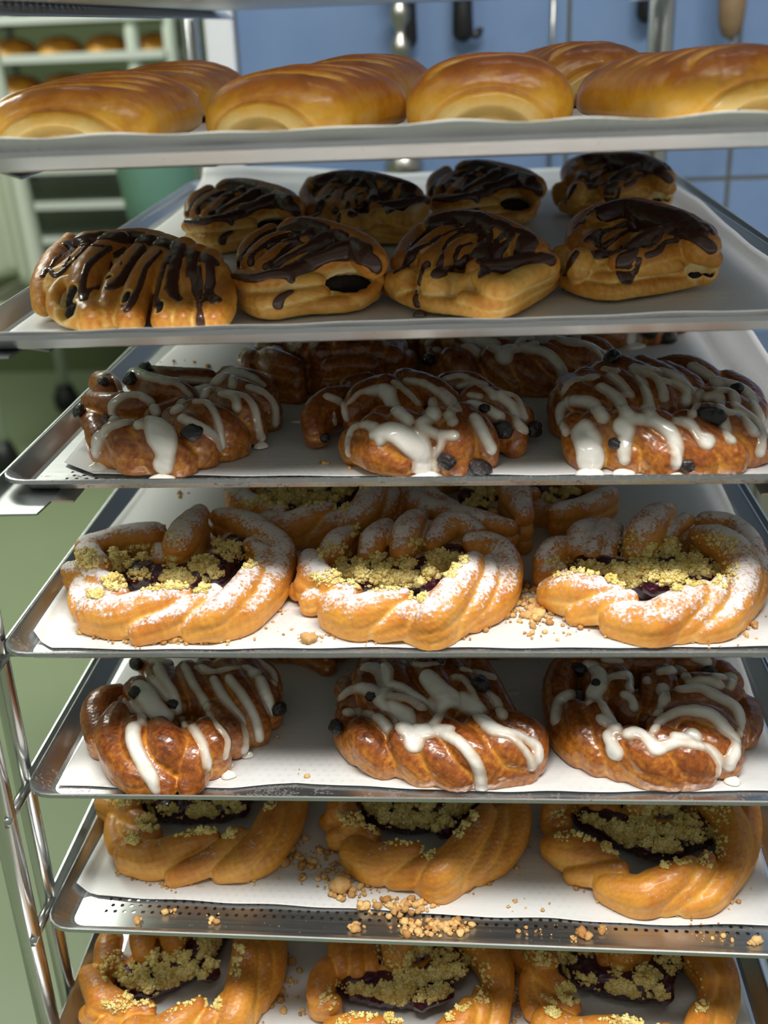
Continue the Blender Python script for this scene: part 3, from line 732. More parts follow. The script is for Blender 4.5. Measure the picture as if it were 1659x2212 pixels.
def place_root(p, name, label, cat, group):
    root = empty(name, (p.org[0], p.org[1], TR[p.t][3] + BASE + EYE + .0014)); tag(root, label, cat, group); return root
def copy_tree(o, loc, rz, tray, label, group=None, mats=None, skip=()):
    c = o.copy(); COL.objects.link(c); c.location = (*loc, TR[tray][3] + BASE + EYE + .0014); c.rotation_euler.z = rz; c['label'] = label
    if group: c['group'] = group
    for ch in list(o.children):
        if ch.name.split('.')[0] in skip: continue
        d = ch.copy(); COL.objects.link(d); d.parent = c
        if mats and ch.name.split('.')[0] in mats:
            d.material_slots[0].link = 'OBJECT'; d.material_slots[0].material = M[mats[ch.name.split('.')[0]]]
    return c

def sub_mesh(p, strands, voxel=.0012, amp=.0012, freq=220):
    """a second dough-like body in the same local frame (fruit filling)"""
    q = Pastry(p.t, p.ox, p.oy, p.s, p.seed + 50); V = []; F = []
    for st in strands:
        r = 10; rows = []
        for a in st:
            if isinstance(a, (int, float)): r = a; continue
            if len(a) == 4: r = a[3]
            rows.append([*q.P(*a[:3]), r / 1000])
        if len(rows) == 1: rows.append([rows[0][0] + .001, *rows[0][1:]])
        R = spline(rows, 6 * len(rows)); v, f = tube(R[:, :3], R[:, 3], 14); o = len(V); V.extend(v); F.extend([tuple(i + o for i in g) for g in f])
        for e in (0, -1): o = len(V); V.extend(list(R[e, :3] + ICO2[0] * R[e, 3])); F.extend([tuple(i + o for i in g) for g in ICO2[1]])
    V = np.array(V) - p.org; V[:, 2] = np.maximum(V[:, 2], .001); P_, E, Fq = remesh(V, F, voxel, 2); N = vnormals(P_, Fq)
    P_ = P_ + N * (amp * fnoise(P_, freq, p.seed))[:, None]; P_[:, 2] = np.maximum(P_[:, 2], .0006)
    return P_, Fq, BVHTree.FromPolygons(P_.tolist(), Fq.tolist())

def streusel(p, strands, filling, clusters, label, group='crumble pastries with dark berry filling', seed=1, matl='sugared_dough', fr=12, extra_edge=True):
    rs = np.random.RandomState(seed)
    clusters = list(clusters) + [(q[0], q[1], 90, 55, 16, 2.6) for f in filling[:1] for q in f if not isinstance(q, (int, float))]
    floor_ = [[17] + [(q[0], q[1], 4, 17) for q in f if not isinstance(q, (int, float))] for f in filling if len([q for q in f if not isinstance(q, (int, float))]) > 2]
    filling = filling + [[15] + [(q[0], q[1], 8, 15) for q in f if not isinstance(q, (int, float))] for f in filling[:1]]
    p.build(strands + floor_, .00095, fr)
    root = place_root(p, 'crumble_pastry', label, 'pastry', group)
    link('dough', mesh_from('dough', p.V, p.F, {'tone': p.tone * .80 + .05, 'sugar': p.sugar}), M[matl], root)
    FV, FF, fb = sub_mesh(p, filling); link('berry_filling', mesh_from('berry_filling', FV, FF), M['berry'], root)
    c = crumble(p, clusters, rs, fb)
    if c: tag(link('butter_crumble', mesh_from('butter_crumble', c[0], c[1], {'tone': c[2]}), M['crumble'], root), kind='stuff')
    if extra_edge: # baked crumbs stuck round the foot of the pastry
        v = p.V[(p.V[:, 2] < .004)]; it = []
        for k in rs.randint(0, len(v), 240):
            if math.sin(v[k, 0] * 55 + seed) + math.sin(v[k, 1] * 70) < .1: continue
            n = v[k, :2] / (np.linalg.norm(v[k, :2]) + 1e-6); d = abs(rs.randn()) * .003; it.append((v[k, 0] + n[0] * d, v[k, 1] + n[1] * d, .0012, .0009 + .0017 * rs.rand() ** 2, rs.rand()))
        if it:
            V, F, T = scatter_mesh(it, rs, GRAINS); tag(link('edge_crumbs', mesh_from('edge_crumbs', V, F, {'tone': T}), M['crumble_baked'], root), kind='stuff')
    return root

def glazed(p, strands, strokes, puddles, raisins, label, seed=1, group='iced raisin pastries', thick=.0016):
    rs = np.random.RandomState(seed); p.build(strands, .00095, 12)
    root = place_root(p, 'iced_raisin_pastry', label, 'pastry', group)
    link('dough', mesh_from('dough', p.V, p.F, {'tone': p.tone}), M['glazed_dough'], root)
    V, F, th = p.coat(strokes, thick, puddles=puddles); link('icing', mesh_from('icing', V, F, {'thick': th}), M['icing'], root)
    for r in raisins: raisin(root, p, r[0], r[1], r[2], rs, long=r[3] if len(r) > 3 else 1.15)
    return root

def choc(p, strands, strokes, dark, label, seed=1, group='chocolate drizzled pastries', puddles=(), lumps_=()):
    rs = np.random.RandomState(seed); strands = [[q if isinstance(q, (int, float)) else (*q[:2], q[2] if q[2] < 26 else 26 + (q[2] - 26) * .72, *q[3:]) for q in st] for st in strands]
    p.build(strands, .00085, 9, prop=None, its=2); p.tone = (p.tone * 1.25 - .18).clip(0, 1); p.flap_tone(); dark_blobs = [p.carve([d]) for d in dark]
    root = place_root(p, 'chocolate_pastry', label, 'pastry', group)
    link('dough', mesh_from('dough', p.V, p.F, {'tone': p.tone}), M['choco_dough'], root)
    V, F, th = p.coat(strokes, .0011, step=3.5, cut=.0013, sm=1, puddles=puddles, grow=-.0003, wscale=.80); link('chocolate_glaze', mesh_from('chocolate_glaze', V, F), M['chocolate'], root)
    for blobs in dark_blobs:
        V = []; F = []
        for c, r in blobs: o = len(V); V.extend(list(c + ICO2[0] * r)); F.extend([tuple(i + o for i in g) for g in ICO2[1]])
        V, E, F = remesh(np.array(V), F, .0007, 1); N = vnormals(V, F); V = V + N * (.0006 * fnoise(V, 480, seed))[:, None]; V[:, 2] = V[:, 2].clip(.0003)
        link('chocolate_filling', mesh_from('chocolate_filling', V, F), M['choc_fill'], root)
    return root

# ================================================================== tray 4: powder sugared crumble pastries
pA = Pastry(4, 130, 1050, 3.19, 11)
SA = [[(230,880,14,14),(420,900,15,15),(620,820,22,12),(850,765,26,8)], [8,(540,1020,8),(760,925,17),(960,810,25),(1060,745,27)],
  [(900,990,10,8),(1060,900,20,11),(1230,760,26,12),(1330,620,29,10)], [13,(1050,950,12),(1250,880,15),(1400,740,18),(1500,600,20),(1520,480,22),(1450,390,24),(1320,300,26),(1180,240,27,10),(1090,220,27,8)],
  [8,(1380,580,26),(1410,490,27),(1320,420,24)], [9,(80,600,17),(200,640,19),(350,690,22)], [11,(190,470,26),(260,560,27)], [8,(130,720,12),(300,770,17),(420,760,20)],
  [11,(190,440,24),(350,390,24),(520,350,24),(660,345,23)], [(960,200,33,9),(880,320,35,14),(810,430,33,13),(790,500,27,9)], [6,(680,440,28),(690,520,24)], [9,(150,860,9),(130,780,12),(150,700,14)]]
FA = [[12,(550,640,12),(800,650,12),(1050,620,12),(1200,460,14)], [9,(540,620,17),(560,640,17)], [9,(1230,430,20)], [9,(1100,630,17)], [9,(330,600,16),(420,520,16)]]
CA = [(810,660,110,60,46,3.2),(980,560,110,50,34,3.0),(400,540,90,80,36,2.8),(560,470,80,60,30,2.8),(380,680,80,50,26,2.8),(1080,430,50,60,12,2.6),(1160,480,60,60,14,2.4),(970,720,60,30,16,2.4),
  (600,710,200,22,30,1.7),(170,520,110,80,60,1.5),(760,540,60,40,14,2),(1290,520,70,80,26,1.6),(780,400,90,150,22,1.2),(240,760,60,30,22,2.2)]
rA = streusel(pA, SA, FA, CA, 'powder-sugared crumble pastry with dark berries at the front left of its tray', seed=3)
pB = Pastry(4, 620, 1050, 3.19, 12)
SB = [[8,(150,800,12),(300,755,18),(450,745,22)], [(330,860,14,14),(480,900,16,15),(650,830,24,12),(800,775,28,7)], [(640,1000,9,7),(800,920,18,9),(940,830,26,7),(1010,775,28,5)],
  [(850,1010,8,7),(1000,930,20,13),(1130,780,28,14),(1240,630,31,12),(1290,540,31,9)], [(1180,950,12,8),(1330,790,21,9),(1400,640,26,8),(1390,530,28,6)],
  [(1280,920,10,9),(1440,790,15,11),(1520,630,20,12),(1490,500,24,12),(1390,420,27,11),(1280,400,28,9)], [(1000,410,28,8),(1080,310,30,12),(1180,280,29,12),(1310,330,26,9)],
  [5,(940,420,26),(965,330,28),(990,280,28)], [(800,460,28,11),(820,350,33,13),(870,260,33,11),(930,220,30,7)], [(560,480,26,9),(600,390,30,12),(680,310,29,10)],
  [(300,480,24,11),(350,400,26,11),(440,340,25,8)], [(160,510,22,9),(180,610,24,13),(110,690,18,8)], [10,(200,600,24),(290,680,25)], [8,(70,740,8),(120,700,14)]]
FB = [[12,(450,650,12),(700,670,12),(1000,610,12),(1150,530,12)], [8,(540,670,18)], [9,(1080,500,19),(1150,490,19)], [9,(980,680,18)], [9,(600,540,18)]]
CB = [(680,650,110,60,50,3.0),(860,660,100,60,40,2.8),(1050,530,110,70,44,2.8),(490,590,70,90,26,3.4),(370,580,50,70,16,3.2),(640,540,90,50,22,3),(820,540,70,50,22,2.8),(1010,600,60,50,14,3.6),
  (900,770,60,40,24,1.8),(330,480,120,80,34,1.8),(250,650,120,60,26,1.5),(1110,600,60,60,26,1.5),(900,430,60,60,20,1.8),(620,720,160,20,20,1.6),(480,330,40,40,8,2.6)]
rB = streusel(pB, SB, FB, CB, 'powder-sugared crumble pastry in the middle of the front row of its tray', seed=4)
pC = Pastry(4, 1139, 1050, 3.19, 13)
SC_ = [[(150,740,12,10),(280,720,20,14),(450,725,24,12),(620,745,25,7)], [(320,890,8,7),(500,830,18,8),(700,785,25,7)], [(600,920,12,12),(850,950,14,15),(1000,880,19,15),(1150,790,26,12),(1210,730,28,8)],
  [(1050,1010,8,8),(1200,900,17,10),(1300,770,26,9),(1330,690,29,7)], [(1200,1010,8,7),(1380,930,14,9),(1470,790,19,11),(1500,620,24,13),(1440,490,28,14),(1310,400,30,14),(1180,350,28,9)],
  [11,(1420,910,10),(1550,720,14),(1570,540,18),(1500,380,22),(1380,290,24),(1240,270,25)], [7,(950,420,25),(1010,320,30),(1100,240,30)], [(760,470,25,12),(800,350,34,15),(880,240,37,13),(980,170,34,7)],
  [6,(560,500,21),(590,390,26),(610,300,28)], [8,(440,500,21),(470,390,26),(540,290,28)], [(340,460,23,8),(360,350,27,10),(440,280,26,7)], [(240,420,24,8),(180,460,25,11),(120,530,21,10)], [9,(110,610,13),(210,600,18)]]
FC = [[12,(400,580,12),(700,660,12),(1000,680,12),(1220,600,12)], [12,(700,540,12),(1000,540,12)], [8,(860,700,18),(1060,690,18)], [8,(520,550,18)], [8,(1180,620,18)]]
CC = [(800,600,120,80,60,3.0),(980,620,130,70,50,2.8),(620,620,80,70,36,3.2),(480,590,80,40,20,2.4),(1130,560,110,80,44,2.8),(1000,450,70,50,22,3.4),(880,480,90,50,30,2.6),(720,690,70,40,22,2.4),
  (1060,680,160,25,30,1.6),(700,420,90,120,30,1.6),(240,560,120,90,34,1.5),(1350,620,120,100,40,1.5),(1260,430,200,100,50,1.5)]
rC = streusel(pC, SC_, FC, CC, 'largest powder-sugared crumble pastry at the front right of its tray', seed=5)

def slot(tray, a, b): x, y, _ = local(tray, a, b); return (x, y)
copy_tree(rB, slot(4, -.094, .262), .25, 4, 'sugared crumble pastry in the second row, behind the front left and middle ones')
copy_tree(rA, slot(4, .082, .250), 3.3, 4, 'sugared crumble pastry in the second row, behind the front middle and right ones')
# ================================================================== trays 6 and 7: the same pastries with hardly any sugar
ms = {'dough': 'plain_dough'}; G6 = 'unsugared crumble pastries'
copy_tree(rA, slot(6, -.201, .145), .05, 6, 'unsugared crumble pastry at the left of the tray with the bare punched edge', G6, ms)
copy_tree(rB, slot(6, -.006, .138), -.12, 6, 'unsugared crumble pastry in the middle of the tray with the bare punched edge', G6, ms)
copy_tree(rC, slot(6, .182, .126), -.10, 6, 'unsugared crumble pastry at the right of the tray with the bare punched edge', G6, ms)
copy_tree(rB, slot(7, -.201, .136), .45, 7, 'left one of the three crumble pastries cut off at the bottom of the photo', G6, ms)
copy_tree(rC, slot(7, -.002, .128), .40, 7, 'middle one of the three crumble pastries cut off at the bottom of the photo', G6, ms)
copy_tree(rA, slot(7, .168, .134), -.25, 7, 'right one of the three crumble pastries cut off at the bottom of the photo', G6, ms)

# ================================================================== tray 3: iced raisin pastries, upper row
p3A = Pastry(3, 160, 735, 3.456, 21)
S3A = [[(160,650,24,9),(230,770,16,13),(320,860,10,10)], [(330,700,28,12),(430,800,20,15),(560,880,11,12)], [14,(560,720,28),(700,820,19),(800,890,11)], [(760,610,30,12),(900,720,24,15),(980,830,12,12)],
  [(900,540,32,11),(1080,650,25,14),(1220,740,13,11)], [(1050,450,30,10),(1250,550,27,13),(1360,650,15,10)], [11,(1120,360,30),(1320,430,27),(1460,550,14)], [11,(1150,290,28),(1350,340,26),(1450,440,18)],
  [(130,470,26,9),(300,500,29,11),(520,500,30,11)], [(200,330,26,11),(260,380,28,11)], [(480,320,33,11),(650,390,33,13),(820,430,29,11)], [10,(560,280,30),(750,300,31),(1000,310,29)], [9,(600,590,27),(800,510,29)], [14,(700,500,18),(1000,480,18)], [10,(120,560,16),(160,640,16)]]
I3A = [[(640,620,12),(660,740,11),(690,850,7),(660,960,8)], [(620,560,4),(570,470),(470,415),(350,440),(285,510),(300,600)], [(500,650,4),(400,625),(270,665),(185,750,5.5),(160,860,5)],
  [(800,590,4),(950,660),(1060,740),(1090,800,4.5)], [(900,470,3),(1000,480),(1060,580),(1085,680),(1085,780,4)], [(1090,410,3.5),(1250,420),(1340,500),(1375,640),(1400,750,4)], [(1100,415,3.5),(1200,440),(1215,520)],
  [(1060,320,5),(1150,260,6),(1300,280,4),(1420,350,2.5)], [(1180,290,4),(1190,360)], [(1300,360,3.5),(1420,400),(1500,500),(1505,640)], [(190,280,3.5),(300,240,6),(420,235,7),(560,285,4),(700,305),(1050,315,3)],
  [(280,260,3.5),(330,330),(350,400)], [(660,325,2.5),(780,340),(880,440)], [(930,380,7),(970,420,7),(1000,350,6)], [(760,540,6),(820,480,4)]]
glazed(p3A, S3A, I3A, [(650,975,10),(165,895,9),(1390,775,6)], [(440,310,6),(885,705,6.5,1.2),(60,550,6),(250,600,3.6),(225,330,4.5),(540,235,5.5)], 'front left pastry of the upper iced row, a raisin sticking out at its left end', 31)
p3B = Pastry(3, 640, 735, 3.072, 22)
S3B = [[(120,610,14,9),(130,510,21,12),(220,430,26,12),(330,390,27,10)], [7,(170,660,8),(110,590,12)], [(390,700,14,13),(440,640,23,11)], [(400,720,14,12),(560,770,15,14),(710,820,11,11)], [13,(520,610,28),(650,690,24),(790,760,15)],
  [12,(700,570,31),(850,650,25),(930,750,13)], [(900,550,31,10),(1050,600,27,13),(1050,720,19,14),(970,830,8,7)], [13,(1100,530,29),(1200,630,24),(1240,730,13)], [(1150,500,27,11),(1330,560,23,11),(1450,640,15,10),(1440,710,8,8)], [12,(1180,410,29),(1340,440,28),(1480,530,18)],
  [12,(400,480,25),(450,390,32),(560,340,32)], [13,(600,340,34),(700,440,28),(760,530,22)], [13,(720,300,34),(900,360,34),(1000,450,28)], [11,(560,530,25),(680,570,23)], [11,(1000,310,32),(1150,310,32),(1270,390,26)], [9,(480,290,27),(350,320,25)], [16,(700,650,14),(1000,600,14)]]
I3B = [[(500,645,4),(650,610,9),(780,690,11),(840,780,8),(850,870,9)], [(340,690,3),(370,600),(450,570),(520,590,4)], [(340,690,2.5),(345,770)], [(540,620,4),(560,680)], [(960,640,3.5),(960,720),(900,780)], [(470,350,3),(590,350,7),(640,440,6),(740,545,5)],
  [(650,285,3.5),(750,365),(810,430)], [(720,280,3.5),(850,300),(980,385),(1040,480)], [(960,330,2.5),(1040,400),(1080,480)], [(980,270,3),(1090,245),(1200,290),(1250,310)], [(1070,320,3),(1180,300),(1290,350),(1310,395)], [(1140,375,3),(1220,390)], [(1150,430,4.5),(1250,455),(1350,520)],
  [(1350,380,4.5),(1430,455),(1470,560),(1520,600)], [(1350,360,3),(1460,390),(1520,530)], [(1180,515,4.5),(1240,620),(1300,740)], [(1010,495,4),(1040,560)], [(820,575,4),(920,630),(1050,645)], [(900,430,5),(900,520,6),(830,560,4)], [(200,380,3.5),(300,425),(330,530)], [(250,490,2),(260,570)], [(345,430,2),(420,360),(480,350)]]
glazed(p3B, S3B, I3B, [(850,885,13)], [(1010,805,6),(1195,840,9,1.3),(1370,600,7),(1560,600,6.5),(1250,475,4),(185,660,3.5)], 'coiled iced raisin pastry in the middle with large raisins at its right foot', 32)
p3C = Pastry(3, 1179, 735, 3.456, 23)
S3C = [[(230,660,23,12),(260,780,14,13),(330,870,10,12)], [15,(400,660,26),(520,770,17),(620,870,10)], [15,(600,650,29),(750,770,19),(880,890,11)], [14,(800,660,28),(1000,790,19),(1170,890,10)], [13,(1030,660,28),(1200,780,19),(1380,880,10)], [13,(1200,610,28),(1400,710,21),(1510,830,10)], [10,(1350,570,28),(1510,690,19),(1590,820,10)],
  [(120,450,22,11),(115,560,16,11),(170,650,12,8)], [13,(180,370,27),(260,440,29),(420,540,24)], [13,(300,320,32),(420,410,31),(600,560,24)], [13,(420,280,36),(600,390,33),(720,540,25)], [14,(560,250,36),(760,350,34),(880,520,25)], [13,(700,230,36),(920,350,33),(1000,500,24)], [11,(870,260,34),(1050,350,31),(1130,460,25)],
  [(840,230,29,10),(1020,230,31,12),(1180,295,29,12),(1260,370,24,10)], [11,(1340,330,26),(1480,410,23),(1560,540,16)], [11,(1290,390,29),(1440,450,27),(1550,560,21)], [11,(1220,465,28),(1380,510,27),(1510,600,21)], [9,(280,290,28),(430,240,31),(560,210,31)], [18,(500,560,16),(900,560,16),(1200,540,16)]]
I3C = [[(290,700,10),(320,800,10),(340,920,10)], [(560,650,7),(600,700,6),(580,800,5),(585,910,4)], [(620,600,4),(800,615,5),(920,690),(970,800),(980,940,4.5)], [(970,615,4),(1080,645),(1150,740),(1200,770,5.5)], [(1320,600,4),(1345,700),(1385,760)], [(1300,545,4.3),(1440,565),(1520,645),(1550,690)],
  [(1450,515,4),(1560,600),(1615,720),(1605,850)], [(1350,325,4.5),(1480,375),(1560,500),(1630,640)], [(1290,385,4),(1390,395),(1420,500)], [(1200,440,4),(1285,435),(1310,520)], [(170,470,5),(110,520,4),(110,620),(150,700,3.5)], [(120,410,3.5),(180,330),(300,295),(370,285)], [(200,465,5),(340,485),(430,590)], [(400,360,4.5),(520,435),(620,590,5)],
  [(470,270,4),(560,340),(620,430)], [(640,250,4.5),(720,335),(760,420),(780,530)], [(700,240,3.5),(820,290),(870,380),(880,460)], [(880,315,4),(980,345),(1050,400),(1040,470)], [(640,215,4),(850,240),(1000,305),(1150,430)], [(1080,200,4.5),(1200,270),(1310,345)], [(430,220,3),(530,240)], [(730,525,4),(790,585)], [(1130,485,5),(1090,570,3)]]
glazed(p3C, S3C, I3C, [(330,935,10),(590,940,8),(985,965,8)], [(1230,585,7.5,1.4),(510,160,7,1.3),(515,790,4),(1055,945,4.5),(1430,385,4.5)], 'large iced raisin pastry at the front right with three icing drips reaching the paper', 33)

# ================================================================== tray 5: iced raisin pastries, lower row
p5A = Pastry(5, 160, 1415, 3.456, 24)
S5A = [[(330,300,22,9),(210,360,23,12),(170,480,19,13),(210,630,15,13)], [(340,460,29,12),(300,600,25,15),(360,770,17,15),(480,910,13,13)], [(460,570,31,12),(500,750,23,14),(610,900,13,12),(690,980,8,9)], [(640,570,33,11),(700,680,31,15),(770,810,19,12)], [(860,570,29,8),(900,750,23,12),(880,910,12,11),(840,990,8,7)],
  [(980,570,31,11),(1040,680,23,14),(1010,790,14,10)], [11,(1050,450,26),(1150,560,23),(1200,640,14)], [13,(480,280,31),(560,390,31),(640,470,27)], [13,(640,130,33),(700,270,33),(780,400,27)], [9,(540,80,29),(600,150,27)], [13,(850,160,33),(900,290,31),(980,380,27)], [12,(980,140,33),(1100,310,29),(1200,480,21),(1270,580,11)],
  [13,(1120,130,33),(1260,330,29),(1360,540,13)], [13,(1280,130,29),(1410,300,25),(1450,420,14)], [10,(1000,80,29),(1250,80,27),(1430,150,21),(1480,260,14)], [18,(650,400,14),(1000,400,14)]]
I5A = [[(440,550,6),(440,650),(500,800,5.5),(570,920),(605,1020,4)], [(880,545,3.8),(960,680),(1005,830,5)], [(480,230,7),(540,300,9),(620,430,9),(720,475,4)], [(350,345,5),(420,385),(500,445),(510,520,3)], [(620,90,4.5),(680,205),(740,300),(770,425)], [(560,190,4),(640,245),(700,335)], [(820,90,3.8),(880,205),(960,335),(990,400)],
  [(1040,185,4),(1110,315),(1230,465),(1290,640),(1275,720)], [(1150,175,4),(1260,315),(1350,480),(1385,640)], [(1390,190,5),(1430,305),(1465,420)], [(930,110,5),(1050,135,3),(1140,115),(1280,105),(1350,145,5)], [(540,40,4),(700,65),(800,45,5)], [(1350,40,3.5),(1480,135),(1495,220)], [(1000,445,3),(1080,545),(1150,650),(1130,780,2.5)], [(830,540,3),(800,485)]]
glazed(p5A, S5A, I5A, [(1145,835,6),(1290,725,5)], [(485,75,6),(1515,410,6),(465,300,5),(740,385,4)], 'iced pastry at the left of the lower iced row, pointing towards the tray edge', 34)
p5B = Pastry(5, 710, 1415, 3.456, 25)
S5B = [[(115,460,24,8),(135,580,16,11),(230,700,12,12)], [(230,570,27,11),(300,680,20,14),(420,810,10,12)], [10,(400,530,29),(500,700,17),(560,830,8)], [13,(560,650,27),(640,780,17),(730,880,8)], [13,(700,650,27),(830,790,19),(990,910,8)], [(850,570,31,12),(1050,720,25,16),(1230,830,14,15),(1330,870,10,11)],
  [(1100,570,31,12),(1300,690,27,15),(1460,770,18,14)], [12,(1250,520,29),(1430,560,29),(1520,630,25),(1520,750,17)], [12,(150,270,24),(185,350,24),(165,420,20)], [11,(190,220,24),(300,210,26)], [13,(320,110,31),(300,260,31),(380,400,29)], [13,(480,110,33),(520,260,33),(640,420,29)], [13,(440,390,31),(600,450,29),(700,540,27)], [14,(720,130,35),(800,260,35),(860,400,29)],
  [13,(900,130,33),(1020,270,31),(1100,420,27)], [12,(1080,90,29),(1180,230,27),(1260,400,23),(1310,480,19)], [8,(830,430,23),(850,520,23)], [7,(1000,430,25),(1010,520,23)], [18,(500,500,14),(900,500,14)]]
I5B = [[(640,600,6),(640,670,7)], [(450,235,5),(560,265),(660,335),(780,405)], [(460,315,4),(600,335),(700,405)], [(460,375,4),(560,480,9),(600,560,9),(700,590,6),(830,570,5),(920,560,3)], [(850,590,4.5),(980,670),(1080,790),(1130,900),(1140,1020)], [(130,435,4),(260,450),(380,485),(450,560)],
  [(85,330,4),(180,265),(300,265,6),(380,345,5),(450,450,4)], [(280,95,6),(400,135,9),(430,235,7),(400,320,5)], [(720,165,8),(850,285,9),(950,335,9),(1080,400,7),(1150,480,7),(1230,560,6),(1340,590,5),(1450,620),(1550,700),(1570,780)], [(900,345,5),(850,385),(800,500),(720,560)], [(1330,600,3),(1430,680),(1500,780),(1520,860)],
  [(920,175,3),(1000,185),(1070,275),(1100,360)], [(1180,295,4),(1250,365),(1300,470)], [(1000,115,3.5),(1150,155),(1230,175)], [(560,65,3),(700,85),(850,65)]]
glazed(p5B, S5B, I5B, [], [(1120,250,7.5),(800,50,6),(320,330,4),(75,560,6)], 'middle pastry of the lower iced row, one long icing drip crossing its front', 35)
p5C = Pastry(5, 1179, 1415, 3.456, 26)
S5C = [[13,(140,120,24),(95,250,22),(95,380,18)], [(65,420,18,9),(130,560,16,12),(250,710,12,12)], [(220,440,27,11),(280,600,21,15),(400,770,12,13)], [13,(380,470,31),(450,640,23),(560,820,10)], [12,(520,650,27),(640,780,17),(780,900,8)], [(640,650,29,12),(780,780,21,15),(950,890,10,12)], [(850,650,31,12),(1050,780,20,15),(1170,850,12,12)], [13,(1050,610,27),(1240,700,21),(1350,770,14)],
  [12,(850,570,29),(1000,490,33),(1200,490,33),(1320,580,25),(1370,680,17)], [12,(950,390,31),(1150,350,31),(1340,440,27),(1400,560,19)], [11,(1490,400,14),(1510,520,12),(1480,610,9)], [11,(1080,240,29),(1250,250,27),(1390,310,21)], [10,(1300,130,22),(1390,220,18)], [12,(200,70,26),(400,100,29),(560,100,29)], [12,(650,70,27),(850,80,27)], [11,(1000,70,27),(1180,90,25)],
  [12,(380,210,27),(400,330,25)], [12,(540,190,29),(560,340,27),(620,460,19)], [6,(750,190,28),(755,350,26),(735,500,20)], [11,(880,170,29),(870,300,25),(820,450,21)], [16,(600,450,9),(900,400,9)]]
I5C = [[(65,500,5),(90,385),(160,315),(250,305)], [(290,375,4),(390,345),(460,445),(530,545)], [(400,475,4),(480,525,5),(530,575,4)], [(455,600,5),(490,680),(510,745,6)], [(600,600,5),(700,585),(770,650),(830,715),(950,670,4),(1100,680),(1220,720),(1285,800),(1290,890,3.5)], [(960,625,5),(1100,625,6)],
  [(800,580,3.5),(860,500),(980,435,4),(1120,425,5),(1250,465),(1335,560),(1420,670),(1395,770),(1365,850,4)], [(1000,265,5),(1150,255),(1300,335),(1400,380),(1445,460),(1450,600,3)], [(1060,215,4),(1200,205),(1290,235)], [(1250,165,4),(1390,185),(1370,260,3)], [(300,85,5),(400,135,7),(400,235,7),(350,285)], [(480,175,4),(620,165,5),(630,265,4)], [(580,305,4),(640,335),(660,405)], [(755,190,4),(755,215)],
  [(850,135,4),(980,125,5),(1050,175,3)], [(870,245,6),(880,350,5),(830,450,4)], [(430,40,3),(560,60)], [(1100,30,4),(1200,60,5)]]
glazed(p5C, S5C, I5C, [(1400,885,6),(1430,805,4)], [(260,110,6),(1215,130,6),(375,230,3.5)], 'round iced pastry with an open middle at the right of the lower iced row', 36)

# rear rows of the two iced trays
r3 = [o for o in COL.objects if o.name.startswith('iced_raisin_pastry') and o.type == 'EMPTY']
r3A, r3B, r3C, r5A, r5B, r5C = r3
copy_tree(r3C, slot(3, -.083, .272), 3.0, 3, 'second row pastry of the upper iced tray, behind the left and middle ones')
copy_tree(r5B, slot(3, .082, .268), .1, 3, 'second row pastry of the upper iced tray, behind the middle and right ones')
copy_tree(r3A, slot(3, -.02, .44), 1.2, 3, 'third row pastry of the upper iced tray, hardly seen between the others')
copy_tree(r3B, slot(3, .175, .425), .2, 3, 'third row pastry of the upper iced tray at the right, dripping icing onto the paper')
copy_tree(r3A, slot(5, -.100, .262), 2.9, 5, 'second row pastry of the lower iced tray, behind the left and middle ones')
copy_tree(r3B, slot(5, .082, .258), 3.3, 5, 'second row pastry of the lower iced tray, behind the middle and right ones')

# ================================================================== tray 2: chocolate drizzled pastries
p2A = Pastry(2, 60, 380, 3.607, 41)
S2A = [[17,(310,880,19),(600,810,20),(1000,810,20),(1330,860,19)], [14,(240,950,14),(600,920,14),(1000,920,14),(1390,950,14)],
  [(330,510,41,6),(200,680,32,9),(125,860,21,9),(125,1030,10,8)], [5.9,(520,520,45),(360,700,35),(180,820,24)], [5,(390,830,27),(280,850,25),(205,950,19),(215,1070,11),(320,1140,7),(420,1165,6)],
  [11.2,(700,550,45),(530,690,37),(440,850,25),(460,1040,12),(520,1150,7)], [9.2,(950,560,45),(790,730,33),(680,900,21),(620,1140,7)], [10.2,(1100,580,43),(940,770,31),(850,950,19),(800,1150,7)], [10.2,(1230,600,43),(1130,790,29),(1100,1000,15),(1080,1150,7)],
  [9.2,(1330,640,41),(1270,810,27),(1260,1000,13),(1220,1150,7)], [9.2,(1430,670,38),(1400,810,27),(1390,1000,13),(1390,1150,7)], [9.2,(1480,760,29),(1520,900,19),(1520,1050,12),(1460,1150,7)], [9.2,(450,545,45),(700,525,45),(950,525,45),(1150,595,43)], [5,(560,800,27),(520,900,20),(560,1000,14)]]
K2A = [[(300,560,5),(500,500),(800,510),(1100,560),(1350,640),(1450,680)], [(560,470,4),(800,470),(1000,500),(1200,560)], [(650,570,3.2),(520,660),(450,760),(425,900),(435,980,3)], [(440,975,2),(490,900),(560,880)], [(900,570,4.2),(800,720),(740,820),(640,880)], [(1040,600,2.6),(930,720),(870,880),(820,980),(770,1060)], [(735,1030,3.2)],
  [(1120,600,2.8),(1060,720),(1020,880),(1000,960),(1020,1050)], [(1180,600,5),(1140,760),(1130,880),(1160,970)], [(1120,880,3),(1090,890)], [(1290,650,3),(1290,760),(1310,900),(1335,1000),(1345,1180,3.2)], [(1340,710,1.8),(1350,950)], [(1420,680,4),(1430,820),(1420,940),(1475,990)], [(1350,1000,2.5),(1410,940)], [(350,570,1.8),(330,640),(285,720)],
  [(480,540,2.2),(380,650),(230,790),(160,740),(115,800)], [(760,580,3),(680,640)], [(655,690,2),(640,760)], [(730,680,1.6),(725,710)], [(1250,630,1.5),(1245,800)], [(600,560,2),(400,560),(250,640),(170,740,2)]]
